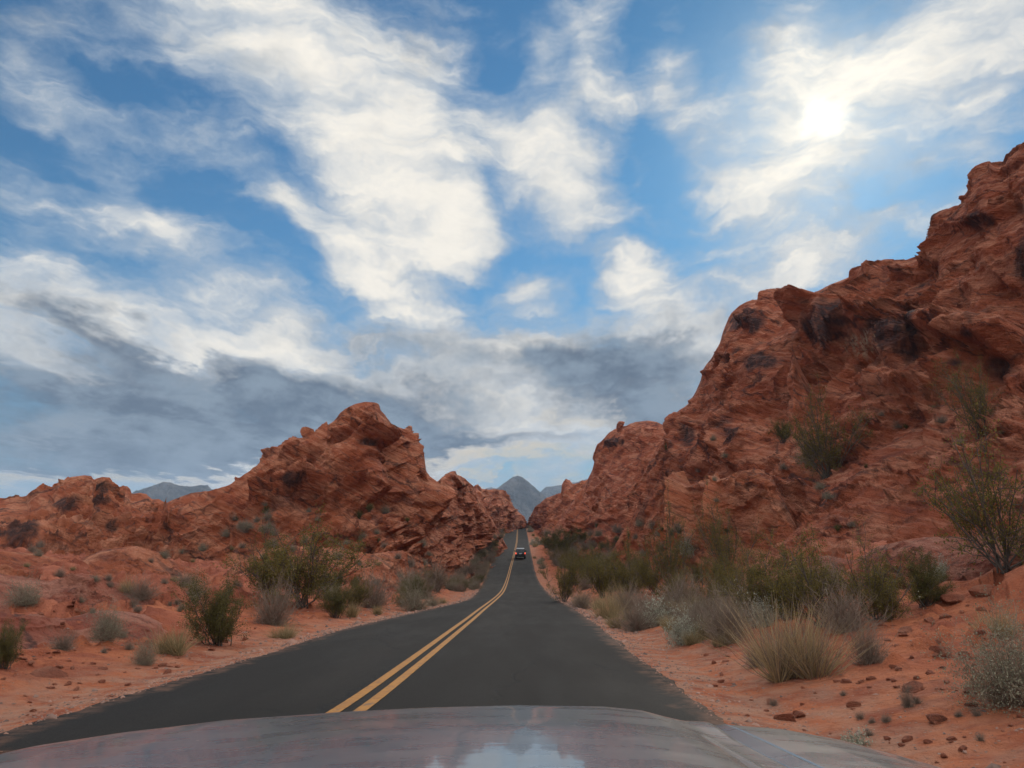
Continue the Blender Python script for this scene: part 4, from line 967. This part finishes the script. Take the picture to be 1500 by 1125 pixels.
# ------------------------------------------------------------------ the vehicle ahead
def simple_mat(name, c, rough=.4, metal=0., coat=0., emit=None, es=0., noise_amt=0.15):
    m, t, b = new_mat(name); P = t.node('ShaderNodeTexCoord').outputs['Object']
    cc = t.mix(t.ss(t.noise(P, 6, 4, .6), .3, .7), rgb(*c), rgb(*[x * (1 - noise_amt) for x in c]))
    t.put(b.inputs['Base Color'], cc); b.inputs['Roughness'].default_value = rough; b.inputs['Metallic'].default_value = metal
    b.inputs['Coat Weight'].default_value = coat
    if emit: b.inputs['Emission Color'].default_value = rgb(*emit); b.inputs['Emission Strength'].default_value = es
    return m
M_black = simple_mat('black_paint', (.008, .009, .012), .25, 0, .6); M_glass = simple_mat('dark_glass', (.004, .005, .008), .15)
M_rubber = simple_mat('black_rubber', (.012, .012, .012), .9); M_tail = simple_mat('lit_red_lamp', (.5, .02, .01), .4, emit=(1, .13, .06), es=1.1)
M_plate = simple_mat('white_plate', (.55, .56, .60), .5); M_rim = simple_mat('grey_metal', (.12, .12, .13), .35, .8)
M_silver = simple_mat('silver_roof_trim', (.34, .34, .35), .3, .6)
def box(bm, x0, x1, y0, y1, z0, z1, tx=0., ty0=0., ty1=0.):
    vs = [bm.verts.new(c) for c in [(x0, y0, z0), (x1, y0, z0), (x1, y1, z0), (x0, y1, z0), (x0 + tx, y0 + ty0, z1), (x1 - tx, y0 + ty0, z1), (x1 - tx, y1 - ty1, z1), (x0 + tx, y1 - ty1, z1)]]
    for f in ((3, 2, 1, 0), (4, 5, 6, 7), (0, 1, 5, 4), (1, 2, 6, 5), (2, 3, 7, 6), (3, 0, 4, 7)): bm.faces.new([vs[i] for i in f])
def bmo(name, fn, mat, parent, bev=.0, loc=None):
    bm = bmesh.new(); fn(bm)
    if bev: bmesh.ops.bevel(bm, geom=bm.edges[:], offset=bev, segments=3, affect='EDGES', profile=.6)
    me = bpy.data.meshes.new(name); bm.to_mesh(me); bm.free(); smooth(me)
    o = link(name, me, mat, parent, loc); return o
yv = 139.; suv = bpy.data.objects.new('car', None); C.objects.link(suv)
xv, _, _ = ray(762.5, 818); suv.location = (float(xv) / 1.03 * yv, yv, float(zroad(yv)))
suv.rotation_euler = (math.atan((float(zroad(145)) - float(zroad(135))) / 10), 0, 0)
tag(suv, 'black boxy off-road vehicle with lit tail lamps driving away up the road', 'car')
bmo('body', lambda b: (box(b, -.93, .93, 0, 4.5, .45, 1.15, .02, .0, .05), box(b, -.90, .90, .05, 1.2, 1.14, 1.28, .03, .02, 0)), M_black, suv, .05)
bmo('cabin', lambda b: box(b, -.84, .84, .02, 3.0, 1.14, 1.84, .13, .12, .7), M_black, suv, .06)
bmo('bumper', lambda b: box(b, -.92, .92, -.16, .1, .42, .68, .02), M_rubber, suv, .03)
bmo('roof', lambda b: box(b, -.70, .70, .16, 2.2, 1.835, 1.89, .04, .04, .04), M_silver, suv, .015)
bmo('rear_window', lambda b: box(b, -.60, .60, -.03, .10, 1.27, 1.72, .07, .10, -.1), M_glass, suv, .01)
for s in (-1, 1):
    bmo('side_window', lambda b: box(b, s * .83 - .03, s * .83 + .03, .4, 2.2, 1.26, 1.66, .0, .1, .4), M_glass, suv, .01)
    bmo('tail_light', lambda b: box(b, s * .83 - .11, s * .83 + .11, -.06, .05, .92, 1.2), M_tail, suv, .02)
    bmo('side_mirror', lambda b: box(b, s * 1.02 - .12, s * 1.02 + .12, 2.7, 2.85, 1.22, 1.42), M_black, suv, .02)
    for yw in (.75, 3.6):
        wv = bpy.data.objects.new('wheel', None)
        bm = bmesh.new(); bmesh.ops.create_cone(bm, cap_ends=True, segments=28, radius1=.38, radius2=.38, depth=.26, matrix=Matrix.Rotation(math.pi / 2, 4, 'Y'))
        bmesh.ops.bevel(bm, geom=[e for e in bm.edges if e.calc_face_angle(0) > 1], offset=.04, segments=2, affect='EDGES')
        me = bpy.data.meshes.new('wheel'); bm.to_mesh(me); bm.free(); smooth(me); wo = link('wheel', me, M_rubber, suv, (s * .80, yw, .38))
        bm = bmesh.new(); bmesh.ops.create_cone(bm, cap_ends=True, segments=20, radius1=.21, radius2=.19, depth=.06, matrix=Matrix.Rotation(math.pi / 2 * s, 4, 'Y'))
        me = bpy.data.meshes.new('rim'); bm.to_mesh(me); bm.free(); link('rim', me, M_rim, wo, (s * .125, 0, 0))
        bpy.data.objects.remove(wv)
bmo('licence_plate', lambda b: box(b, -.20, .20, -.09, -.02, .92, 1.12), M_plate, suv, .008)

# ------------------------------------------------------------------ the bonnet of the car the photo is taken from
m, t, b = new_mat('dusty_grey_car_paint'); M_hood = m
P = t.node('ShaderNodeTexCoord').outputs['Object']
dustn = t.noise(t.mapping(P, scl=(1, 2.4, 1)), 5, 7, .62)
sp1 = t.node('ShaderNodeTexVoronoi', feature='F1'); t.put(sp1.inputs['Vector'], P); sp1.inputs['Scale'].default_value = 15
spc = t.node('ShaderNodeSeparateColor'); t.put(spc.inputs[0], sp1.outputs['Color'])
fleck = t.math('MULTIPLY', t.ss(spc.outputs[0], .85, .87), t.ss(sp1.outputs['Distance'], .075, .05))
c = t.mix(t.ss(dustn, .35, .7), rgb(.085, .105, .130), rgb(.115, .132, .150))
c = t.mix(fleck, c, rgb(.5, .48, .45))
t.put(b.inputs['Base Color'], c); b.inputs['Metallic'].default_value = .0
t.put(b.inputs['Roughness'], t.ss(dustn, .35, .7, .26, .32)); b.inputs['Coat Weight'].default_value = .7
t.put(b.inputs['Coat Roughness'], t.ss(dustn, .3, .7, .03, .05)); b.inputs['Coat IOR'].default_value = 1.5
bp = t.node('ShaderNodeBump'); t.put(bp.inputs['Height'], t.noise(t.mapping(P, scl=(1, 1.8, 1)), 3.0, 3, .5)); bp.inputs['Strength'].default_value = .06; bp.inputs['Distance'].default_value = .01
t.L.new(bp.outputs[0], b.inputs['Coat Normal'])
HOUT = [(-700, 1290), (-400, 1200), (-200, 1156), (0, 1118), (100, 1093), (210, 1076), (350, 1059), (520, 1047), (640, 1041), (760, 1038), (880, 1040), (930, 1045), (960, 1053), (990, 1060), (1060, 1063), (1130, 1069), (1200, 1082), (1260, 1098), (1320, 1115), (1400, 1145), (1500, 1200), (1650, 1330)]
ho = np.array(HOUT, float)
def front_curve(px):
    rw = np.interp(px, ho[:, 0], ho[:, 1]); x, y, z = ray(px, rw)
    Yf = 2.05 - .16 * ((px - 700) / 750.) ** 2 - .22 * np.clip((np.abs(px - 600) - 700) / 400., 0, 3) ** 2
    return x / y * Yf, Yf, z / y * Yf
seam_f = front_curve(np.array([1025.]))[0][0]
def skin(px0, px1, n, crown=1.0, dz=0., side=0):
    px = np.linspace(px0, px1, n); ker = np.ones(9) / 9
    xf, yf, zf = front_curve(px)
    bk = np.concatenate([-np.linspace(.5, .0, 14)[:-1], np.linspace(0, .06, 10)[1:], np.linspace(.06, 1.15, 60)[1:]])
    V = []
    for q in bk:
        if q < 0: yy_ = yf + .10 * math.sin(min(1, -q / .2) * 1.57); zz_ = zf + q - .01; xx_ = xf
        else:
            yy_ = yf - q; zz_ = zf + .115 * q + .022 * (1 - math.exp(-q / .05)) + dz; xx_ = xf * (1 + .07 * q)
        V.append(np.stack([xx_, yy_, zz_], 1))
    return np.array(V)
mycar = bpy.data.objects.new('car', None); C.objects.link(mycar); mycar.location = (-.15, 1.5, float(zroad(1.5)))
tag(mycar, 'dusty grey bonnet of the car the photo is taken from, along the bottom', 'car')
off_c = np.array([-.15, 1.5, float(zroad(1.5))])
def hood_part(name, px0, px1, n, dz=0., bend=None):
    G = skin(px0, px1, n, dz=dz)
    if bend is not None: G = bend(G)
    me = mesh_from(name, (G - off_c).reshape(-1, 3), [grid_faces(G.shape[0], G.shape[1])[:, ::-1]]); smooth(me)
    o = link(name, me, M_hood, mycar)
    md = o.modifiers.new('thickness', 'SOLIDIFY'); md.thickness = .004; md.offset = -1
    return o
def hood_shape(G):                       # slight centre bulge with soft shoulders
    x = G[..., 0]; G = G.copy()
    q = np.maximum(1.95 - G[..., 1], 0)
    G[..., 2] += .012 * sstep(q, 0, .5) * (np.exp(-((x + .12) / .34) ** 4))
    e = sstep(x, .36, .47); G[..., 2] -= .012 * e * sstep(q, 0, .3)
    return G
hood_part('hood', -420, 1022, 240, bend=hood_shape)
def strip_bend(G):
    G = G.copy(); k = np.linspace(0, 1, G.shape[1])[None, :]
    G[..., 2] += -.0125 + .0075 * k; return G
hood_part('trim_strip', 1023, 1046, 16, bend=strip_bend)
def fend(G):
    G = G.copy(); k = np.linspace(0, 1, G.shape[1])[None, :]
    G[..., 2] += -.005 - .20 * sstep(k, .55, 1.0) ** 2; return G
hood_part('fender', 1047, 1640, 90, bend=fend)
def fendl(G):
    G = G.copy(); k = np.linspace(1, 0, G.shape[1])[None, :]
    G[..., 2] += -.25 * sstep(k, .3, 1.0) ** 2; return G
hood_part('fender', -690, -424, 50, bend=fendl)

# ------------------------------------------------------------------ air
bm = bmesh.new(); bmesh.ops.create_cube(bm, size=1.0); me = bpy.data.meshes.new('haze'); bm.to_mesh(me); bm.free()
HZ = link('haze', me, None); HZ.scale = (18200, 18200, 470); HZ.location = (0, 0, 235 - 75)
mh = bpy.data.materials.new('haze_air'); mh.use_nodes = True; t = NT(mh.node_tree); t.N.remove(t.N['Principled BSDF'])
pv = t.node('ShaderNodeVolumePrincipled'); pv.inputs['Color'].default_value = (.55, .74, .98, 1); pv.inputs['Density'].default_value = .00011; pv.inputs['Anisotropy'].default_value = .0
t.L.new(pv.outputs[0], t.N['Material Output'].inputs['Volume']); me.materials.append(mh)
tag(HZ, 'thin blue haze in the air between the road and the far mountains', 'haze', kind='stuff')
print('objects', len(bpy.data.objects))
